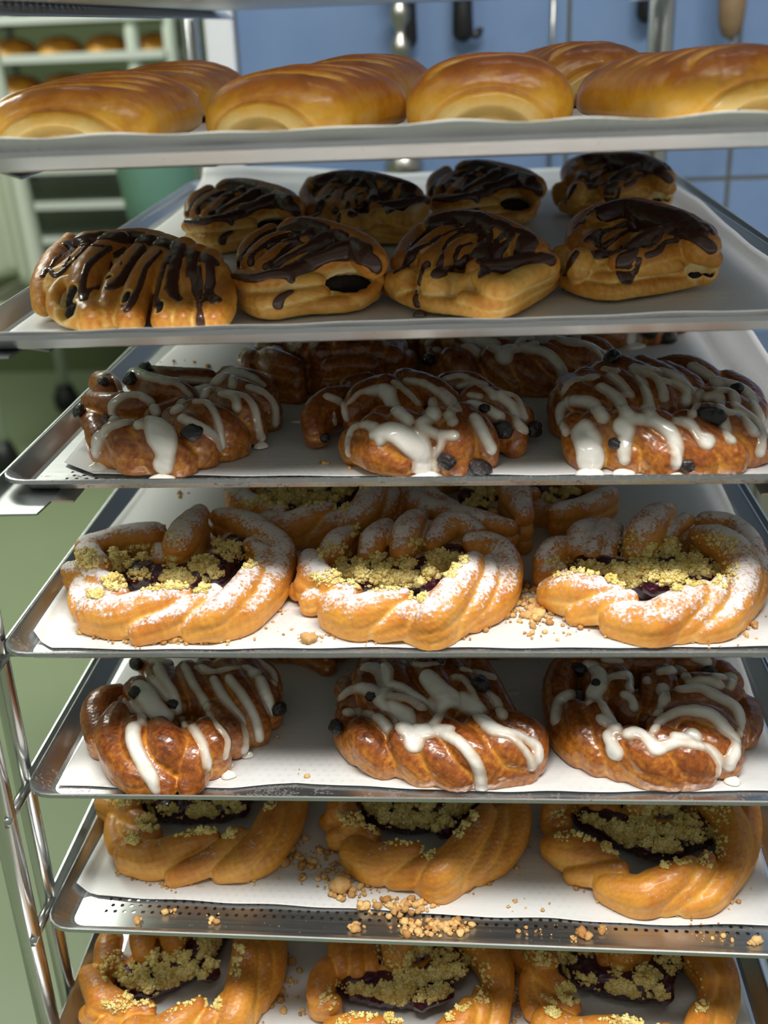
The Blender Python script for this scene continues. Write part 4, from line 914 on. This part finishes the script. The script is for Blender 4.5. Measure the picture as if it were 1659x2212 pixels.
rD1 = choc(p2A, S2A, K2A, [[(330,930,6.5),(320,1080,8)], [(775,925,3),(755,975,3)], [(1030,1000,2.6),(1020,1055,3)], [(625,800,3)]], 'chocolate drizzled pastry at the front left, lying sideways with slits down its side', 51)
p2B = Pastry(2, 490, 380, 4.608, 42)
S2B = [[5.9,(120,1230,9),(360,1360,7),(800,1320,7),(1250,1285,7),(1460,1190,8)], [5.9,(160,1170,14),(350,1275,13),(800,1210,14),(950,1190,14)], [4.2,(950,1170,13),(1150,1240,10),(1380,1220,11),(1500,1100,16)], [5.9,(100,1070,20),(300,1115,22),(600,1095,22),(900,1065,22)],
  [5,(900,1075,20),(1100,1000,24),(1300,955,26),(1450,965,24),(1510,1050,19)], [6.7,(130,1050,24),(400,1060,26),(800,960,29),(1200,895,32),(1420,905,31)], [19,(440,960,20),(800,920,21),(1260,900,20)], [15,(320,1120,16),(800,1120,16),(1250,1060,16)], [8.4,(1420,1080,14),(1440,1150,10)],
  [8.4,(250,910,29),(400,740,38),(700,620,44)], [7.6,(370,950,29),(560,790,37),(850,660,46)], [8.4,(570,940,30),(750,830,37),(1000,700,46)], [7.6,(800,920,32),(1000,860,37),(1200,780,43)], [7.6,(180,900,25),(240,720,36),(450,580,44)], [12,(650,595,47),(900,595,49),(1100,655,47),(1300,735,44),(1450,885,37)], [7.6,(1440,770,35),(1510,940,23)]]
K2B = [[(50,1010,3),(250,1035,4),(450,990),(620,975,5),(800,905,6),(900,840),(1050,790,6),(1200,795),(1350,825),(1470,890,5),(1500,970,3.5)], [(700,490,8),(900,570,9),(1100,660,9),(1350,770,8)], [(900,700,8),(1100,720,9)], [(620,980,3),(640,1060)], [(640,520,2.5),(450,580),(300,660),(180,790),(120,900)], [(760,610,2.3),(560,620),(400,690),(250,810),(240,900)],
  [(700,650,3),(500,680),(430,735)], [(760,690,2.5),(600,745),(500,850),(380,930)], [(860,700,3),(700,780),(560,850),(470,930)], [(900,745,3.5),(760,850),(600,930)], [(650,1160,3),(540,1230),(510,1300,4)]]
rD2 = choc(p2B, S2B, K2B, [[(1020,1105,4),(1130,1095,7),(1280,1085,8.5),(1390,1120,6.5)]], 'chocolate drizzled pastry second from the left in front, its open end showing black filling', 52)
p2C = Pastry(2, 820, 360, 4.1475, 43)
S2C = [[5.9,(90,1100,9),(300,1215,8),(700,1275,8),(1060,1300,8),(1340,1190,8),(1540,1050,9)], [5.9,(760,1200,14),(1070,1230,14),(1340,1105,15),(1550,985,17)], [7.6,(900,1020,25),(1070,1110,23),(1290,1010,25),(1530,910,25)], [7.6,(860,940,29),(1100,950,29),(1390,890,31),(1530,880,29)],
  [(480,1050,21,11),(560,1120,16,10),(610,1080,18,9)], [9.2,(140,1060,15),(250,1045,19),(210,1120,12)], [7.6,(790,1060,21)], [7.6,(190,890,26),(290,690,35),(500,520,44)], [8.4,(310,880,27),(480,710,37),(700,580,46)], [8.4,(440,900,27),(620,730,37),(850,610,47)], [7.6,(570,900,29),(750,750,37),(950,620,47)], [7.6,(720,880,29),(900,730,38),(1050,600,47)],
  [7.6,(900,850,33),(1030,710,41),(1120,600,46)], [8.4,(1080,830,33),(1180,730,41),(1290,660,42)], [8.4,(1290,790,35),(1430,770,33)], [12,(500,570,44),(750,540,49),(1000,590,49),(1190,670,46),(1370,800,38)], [19,(420,950,19),(900,880,21),(1300,880,19)], [13,(320,1100,12),(1000,1150,14),(1360,1030,14)]]
K2C = [[(450,520,7),(650,480,8),(850,470,8),(960,570,8)], [(750,500,5),(900,570),(1050,520),(1150,575,4),(1180,660,3)], [(740,540,2.5),(560,540),(400,630),(270,740),(240,900),(140,960)], [(860,570,2.5),(650,595),(450,705),(330,760),(280,850)], [(880,610,2),(720,620),(600,705),(550,850),(525,940)], [(820,705,2.2),(720,745),(665,860)], [(960,610,4),(850,780),(700,920),(500,980)], [(430,885,2.8),(380,970),(350,1070)],
  [(1000,610,3),(950,740),(890,870)], [(1130,600,3),(1050,705),(980,850)], [(1140,700,4),(1050,800),(1040,860)], [(1300,660,8),(1300,760,7),(1150,860,5),(1000,870),(930,980,5)], [(950,880,4.5),(1150,925),(1300,865),(1450,830),(1550,855)], [(1200,580,3.5),(1330,620),(1390,700)], [(330,1130,2),(320,1220),(345,1270,3)]]
rD3 = choc(p2C, S2C, K2C, [], 'chocolate drizzled pastry third from the left in front, a folded corner pointing forward', 53, puddles=[(355,1275,4.5)])
p2D = Pastry(2, 1180, 340, 4.1475, 44)
S2D = [[5.9,(150,1115,9),(350,1195,8),(570,1230,8),(850,1195,8),(1150,1145,8),(1390,1100,9)], [5.9,(320,1080,14),(600,1130,14),(900,1075,14),(1180,1055,14)], [5.9,(650,1025,20),(900,1005,22),(1150,980,22)], [7.6,(650,950,27),(900,920,29),(1190,865,31),(1420,880,29),(1490,930,24)], [4.2,(1240,1000,18),(1350,965,21),(1480,965,20)], [5,(1250,1060,13),(1390,1115,9),(1480,1060,12),(1500,970,18)],
  [(300,950,25,10),(310,960,25,10)], [(290,1040,19,9)], [(400,1055,17,9)], [(460,965,23,10)], [(560,990,21,10)], [(470,1085,14,8)], [(140,910,21,10),(160,1000,14,10)],
  [9.2,(270,810,30),(310,630,39),(500,520,45)], [9.2,(390,840,30),(520,660,39),(750,550,47)], [8.4,(570,840,31),(700,690,39),(900,610,47)], [8.4,(800,850,33),(950,760,41),(1140,710,44)], [8.4,(1000,830,35),(1250,790,37),(1400,800,33)], [13,(500,590,47),(750,530,52),(1000,590,51),(1240,680,46),(1400,820,38)], [7.6,(1290,620,43),(1450,710,32)], [6.7,(1450,730,30),(1470,830,24)],
  [20,(420,900,20),(900,830,21),(1260,850,20)], [13,(320,1050,12),(600,1090,14),(1200,1040,12)]]
K2D = [[(520,510,8),(700,460,9),(900,520,10),(1050,570,10),(1180,640,8)], [(800,590,3.5),(620,650),(440,700),(370,750)], [(490,700,3),(450,790)], [(940,650,2.5),(750,670),(560,780),(480,850)], [(880,710,4),(750,800),(600,870),(430,885)], [(1000,670,6),(850,750,5),(760,880,4.5),(690,940,5),(700,1050,6),(720,1130,4)], [(1100,670,6),(1300,710,5),(1400,770,4),(1490,840)], [(1000,730,4),(900,820)], [(1180,760,2.3),(1060,785),(1000,860),(900,895)],
  [(840,925,1.8),(790,1060),(730,1150)], [(1000,500,2.5),(1150,575),(1230,650)], [(1080,480,3),(1250,575),(1330,685)], [(1180,500,3.2),(1330,590),(1420,700)], [(1390,610,3),(1470,650),(1490,700)], [(270,870,3),(210,960),(170,1070)], [(250,655,1.8),(290,605)], [(310,610,2.2),(400,500),(540,460)]]
rD4 = choc(p2D, S2D, K2D, [[(1320,1040,5),(1440,1030,6)]], 'chocolate drizzled pastry at the front right with black filling at its right end', 54)
GC = 'chocolate pastries in the shaded rear row'
copy_tree(rD2, slot(2, -.158, .377), .1, 2, 'shaded chocolate pastry at the left of the rear row', GC)
copy_tree(rD3, slot(2, -.050, .400), .35, 2, 'shaded chocolate pastry second from the left in the rear row', GC)
copy_tree(rD2, slot(2, .070, .462), .0, 2, 'shaded chocolate pastry third from the left in the rear row, black filling at its end', GC)
copy_tree(rD4, slot(2, .203, .500), .1, 2, 'chocolate pastry at the right end of the rear row, near the rear steel post', GC)

# ================================================================== tray 1: plain golden buns
def bun(seed, L=.170, Wd=.110, H=.052, scores=6, twist=0):
    """long bun along +y; the end at y = 0 shows the folded dough and the filling; returns arrays"""
    nu, nv = 150, 200; U = np.linspace(0, 1, nv); V = []
    rs = np.random.RandomState(seed)
    for j, t in enumerate(U):
        # end profile: quick bulge in front, taper behind
        e = (1 - (1 - min(t / .20, 1)) ** 2.6) ** .5 if t < .20 else 1.0
        e2 = (1 - max((t - .62) / .38, 0) ** 2.3) ** .5 if t < .999 else .04
        sc = max(e, .001) * max(e2, .04); y = L * (t if t > .0 else 0)
        w_ = Wd / 2 * (.80 * sc + .2 * sc ** .5 if sc > .05 else sc); h = H * (1 + .06 * math.sin(t * 5 + seed)) * (sc ** .85)
        for i in range(nu):
            a = 2 * math.pi * i / nu; c, s = math.cos(a), math.sin(a)
            x = w_ * np.sign(c) * abs(c) ** .86; z = h * (.36 + .64 * np.sign(s) * abs(s) ** .85) if s > 0 else h * (.36 - .36 * abs(s) ** .55)
            V.append((x, y, z))
    V = np.array(V); ii = np.arange(nv - 1)[:, None] * nu + np.arange(nu)[None, :]; jn = np.arange(nv - 1)[:, None] * nu + (np.arange(nu)[None, :] + 1) % nu
    F = np.stack([ii, jn, jn + nu, ii + nu], -1).reshape(-1, 4); capf = [tuple(range(nu))[::-1], tuple((nv - 1) * nu + k for k in range(nu))]
    Vr, E, Fr = remesh(V, [tuple(q) for q in F] + capf, .0011, 4); N = vnormals(Vr, Fr); x, y, z = Vr.T
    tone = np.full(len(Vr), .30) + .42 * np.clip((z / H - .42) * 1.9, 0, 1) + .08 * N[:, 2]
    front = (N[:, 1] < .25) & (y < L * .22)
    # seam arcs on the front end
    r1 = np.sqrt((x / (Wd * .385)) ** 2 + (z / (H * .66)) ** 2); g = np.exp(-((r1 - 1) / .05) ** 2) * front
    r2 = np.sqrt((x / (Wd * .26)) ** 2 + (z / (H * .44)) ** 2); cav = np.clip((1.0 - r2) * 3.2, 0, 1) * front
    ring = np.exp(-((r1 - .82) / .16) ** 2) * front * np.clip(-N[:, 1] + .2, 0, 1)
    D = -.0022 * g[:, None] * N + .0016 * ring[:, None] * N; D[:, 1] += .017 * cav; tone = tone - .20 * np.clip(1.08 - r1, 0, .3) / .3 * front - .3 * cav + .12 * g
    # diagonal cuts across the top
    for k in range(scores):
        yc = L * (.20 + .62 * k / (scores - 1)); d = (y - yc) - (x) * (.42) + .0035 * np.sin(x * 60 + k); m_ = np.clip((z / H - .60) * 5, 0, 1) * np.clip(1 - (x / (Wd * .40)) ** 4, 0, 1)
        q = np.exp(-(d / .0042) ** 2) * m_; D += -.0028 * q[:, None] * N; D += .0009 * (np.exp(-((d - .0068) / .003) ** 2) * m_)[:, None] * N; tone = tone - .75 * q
    Vr = Vr + D + N * (.0005 * fnoise(Vr, 60, seed))[:, None]; Vr[:, 2] = Vr[:, 2].clip(.0002)
    Vr = smooth_pos(Vr, E, 1)
    return Vr, Fr, (tone + .05 * fnoise(Vr, 45, seed)).clip(0, 1)
def make_bun(px_left, px_right, tray, b, rz, label, seed, L=.17, H=.052, Wd=.110, a=None, group='plain golden buns in the front row'):
    if a is None: a = (tray_xy(tray, px_left, 285)[0] + tray_xy(tray, px_right, 285)[0]) / 2
    x, y, _ = local(tray, a, b); root = empty('filled_bun', (x, y, TR[tray][3] + BASE + EYE + .0012), rz); tag(root, label, 'bun', group)
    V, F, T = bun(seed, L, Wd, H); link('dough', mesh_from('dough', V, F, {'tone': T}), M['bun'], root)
    rs = np.random.RandomState(seed); v, f = lump(4, seed, .12, (Wd * .245, .018, H * .30), 2.2); v[:, 1] += .020 + .01; v[:, 2] = np.abs(v[:, 2]) * .95 + .0008
    v = v + .0012 * fnoise(v, 330, seed)[:, None] * (v / np.linalg.norm(v, axis=1)[:, None]); v[:, 2] = v[:, 2].clip(.0006)
    link('savoury_filling', fastmesh('savoury_filling', v, f), M['savoury'], root); return root
b1 = make_bun(0, 0, 1, .062, -.10, 'golden scored bun at the far left of the front row on the top tray', 61, a=-.217, Wd=.120, H=.044)
b2 = make_bun(0, 0, 1, .072, -.34, 'golden bun second from the left in the front row on the top tray', 62, a=-.088, Wd=.104, H=.044)
b3 = make_bun(0, 0, 1, .078, -.02, 'golden bun third from the left on the top tray, seen end-on with its filling', 63, a=.058, Wd=.108, H=.047)
b4 = make_bun(0, 0, 1, .055, .32, 'largest golden bun at the right of the top tray, filling showing in its end', 64, a=.224, Wd=.118, H=.048, L=.20)
v, f = lump(3, 8, .1, (.0075, .006, .006)); o = link('filling_piece', fastmesh('filling_piece', v, f), plain('green filling piece', (.16, .15, .06), .4), b4); o.location = (-.022, .010, .013)
GB = 'golden buns in the rear row'
def bun_copy(src, a, b, rz, label):
    x, y, _ = local(1, a, b); c = copy_tree(src, (x, y), rz, 1, label, GB); return c
bun_copy(b1, -.228, .300, -.16, 'shaded bun behind the front left bun on the top tray')
bun_copy(b2, -.066, .300, -.30, 'shaded bun behind the second bun on the top tray')
bun_copy(b3, .160, .325, .25, 'small shaded bun behind the gap between the third and fourth buns on the top tray')

# ================================================================== crumbs, drips and drops on the paper
def crumbs(tray, groups, label, seed, matl='crumble_baked', zoff=.0012, cat='crumbs'):
    rs = np.random.RandomState(seed); it = []
    for (px, py, rx, ry, n, sz) in groups:
        for _ in range(n):
            a = rs.rand() * 6.28; q = rs.rand() ** .7; p = at(tray, px + rx * q * math.cos(a), py + ry * q * math.sin(a)); r = sz / 1000 * (.3 + 1.0 * rs.rand() ** 2)
            it.append((p[0], p[1], TR[tray][3] + BASE + EYE + zoff + r * .5, r, rs.rand()))
    c = np.mean([i[:3] for i in it], 0); c[2] = TR[tray][3] + BASE + EYE; it = [(i[0] - c[0], i[1] - c[1], i[2] - c[2], i[3], i[4]) for i in it]
    V, F, T = scatter_mesh(it, rs, LUMPS); o = link('pastry_crumbs', mesh_from('pastry_crumbs', V, F, {'tone': T}), M[matl], None, tuple(c)); return tag(o, label, cat, None, 'stuff')
crumbs(4, [(1150, 1330, 60, 30, 90, 3.0), (1120, 1290, 40, 40, 60, 2.6), (600, 1310, 70, 40, 18, 1.6), (700, 1375, 120, 16, 30, 1.4), (380, 1388, 80, 8, 60, 2.2), (900, 1382, 90, 8, 26, 2.2), (1190, 1370, 70, 20, 22, 1.8), (1600, 1370, 50, 20, 14, 2.0), (390, 1068, 20, 12, 6, 2.2)], 'golden crumbs scattered on the sugar-dusted paper round the crumble pastries', 71)
crumbs(6, [(640, 1850, 60, 50, 24, 3.2), (700, 1885, 60, 50, 60, 2.8), (760, 1925, 60, 25, 40, 2.6), (860, 1962, 90, 22, 90, 2.8), (370, 1915, 60, 10, 22, 2.4), (1130, 1850, 50, 60, 16, 2.0), (1530, 1955, 70, 20, 20, 1.8), (1130, 1950, 60, 30, 8, 1.6)], 'brown crumbs on the paper round the unsugared crumble pastries', 72)
crumbs(7, [(610, 2110, 40, 60, 20, 3), (1120, 2130, 20, 70, 50, 3.0), (640, 2160, 40, 40, 14, 2.4)], 'crumbs on the lowest sheet of paper between the pastries', 73)
crumbs(3, [(500, 985, 14, 8, 8, 2.2), (700, 1005, 10, 4, 4, 2.4), (760, 1015, 10, 4, 3, 1.6), (390, 790, 70, 14, 8, 2.2)], 'a few dark crumbs on the paper under the upper iced pastries', 74)
crumbs(5, [(505, 1625, 8, 5, 5, 2.0), (600, 1600, 10, 5, 2, 1.8), (640, 1675, 30, 14, 3, 1.5)], 'tiny brown crumbs on the bare paper of the lower iced tray', 75)
# crumbs lying on the bare metal edge of tray 6
crumbs(6, [(930, 2005, 90, 20, 110, 2.6), (770, 2000, 20, 12, 12, 2.6), (300, 1990, 12, 8, 5, 2.2), (460, 1985, 20, 16, 8, 2.4), (370, 1972, 14, 8, 6, 2.6), (1260, 2020, 14, 10, 10, 3.0), (1300, 2008, 12, 8, 8, 3.2), (1240, 2028, 20, 8, 8, 2.4), (1170, 2012, 60, 16, 12, 1.4), (1540, 2025, 60, 12, 14, 1.6), (1628, 2038, 12, 6, 8, 3.0)], 'brown crumbs spilled on the bare punched edge of the tray', 76, zoff=.0002)
rs_ = np.random.RandomState(5)
def loose(tray, px, py, r, label, name='loose_crumb', matl='crumble_baked', cat='crumb', group=None):
    v, f = lump(3, int(px), .25, (1, .9, .75), 3.0); p = at(tray, px, py); v = v * r / 1000
    me = fastmesh(name, v, f); setattr_f(me, 'tone', np.clip(.3 + 30 * v[:, 2], 0, 1)); return tag(link(name, me, M[matl], None, (p[0], p[1], TR[tray][3] + BASE + EYE + .0012 + r / 1000 * .6)), label, cat, group)
loose(4, 668, 1390, 5.5, 'round brown crumb on the paper in front of the left and middle sugared pastries')
loose(6, 737, 1925, 8, 'large golden crumb lump on the paper in front of the middle unsugared pastry')
loose(6, 611, 1870, 5.5, 'brown crumb on the paper between the left and middle unsugared pastries, lower of two')
loose(6, 628, 1842, 4.5, 'brown crumb on the paper between the left and middle unsugared pastries, upper of two')
def drop(tray, px, py, r, matl, name, label, cat, group):
    p = at(tray, px, py); v, f = UVD; v = v * np.array([r, r * .8, 1.5]) / 1000
    me = fastmesh(name, v, f)
    if matl == 'icing': setattr_f(me, 'thick', np.full(len(v), .9))
    return tag(link(name, me, M[matl], None, (p[0], p[1], TR[tray][3] + BASE + EYE + .0012)), label, cat, group)
drop(2, 996, 684, 3.6, 'chocolate', 'chocolate_drop', 'small chocolate drop on the paper in front of the third chocolate pastry', 'drop', 'chocolate drops on the paper')
drop(2, 1224, 629, 3.6, 'chocolate', 'chocolate_drop', 'chocolate smear on the paper between the third and fourth chocolate pastries', 'drop', 'chocolate drops on the paper')
drop(5, 1108, 1500, 6, 'icing', 'icing_drop', 'faint icing drop on the paper behind the right end of the middle iced pastry', 'drop', 'icing drops on the paper')
drop(3, 643, 913, 6, 'icing', 'icing_drop', 'icing drop on the paper between the left and middle upper iced pastries', 'drop', 'icing drops on the paper')
drop(5, 490, 1655, 6, 'icing', 'icing_drop', 'icing drop on the paper right of the left lower iced pastry', 'drop', 'icing drops on the paper')
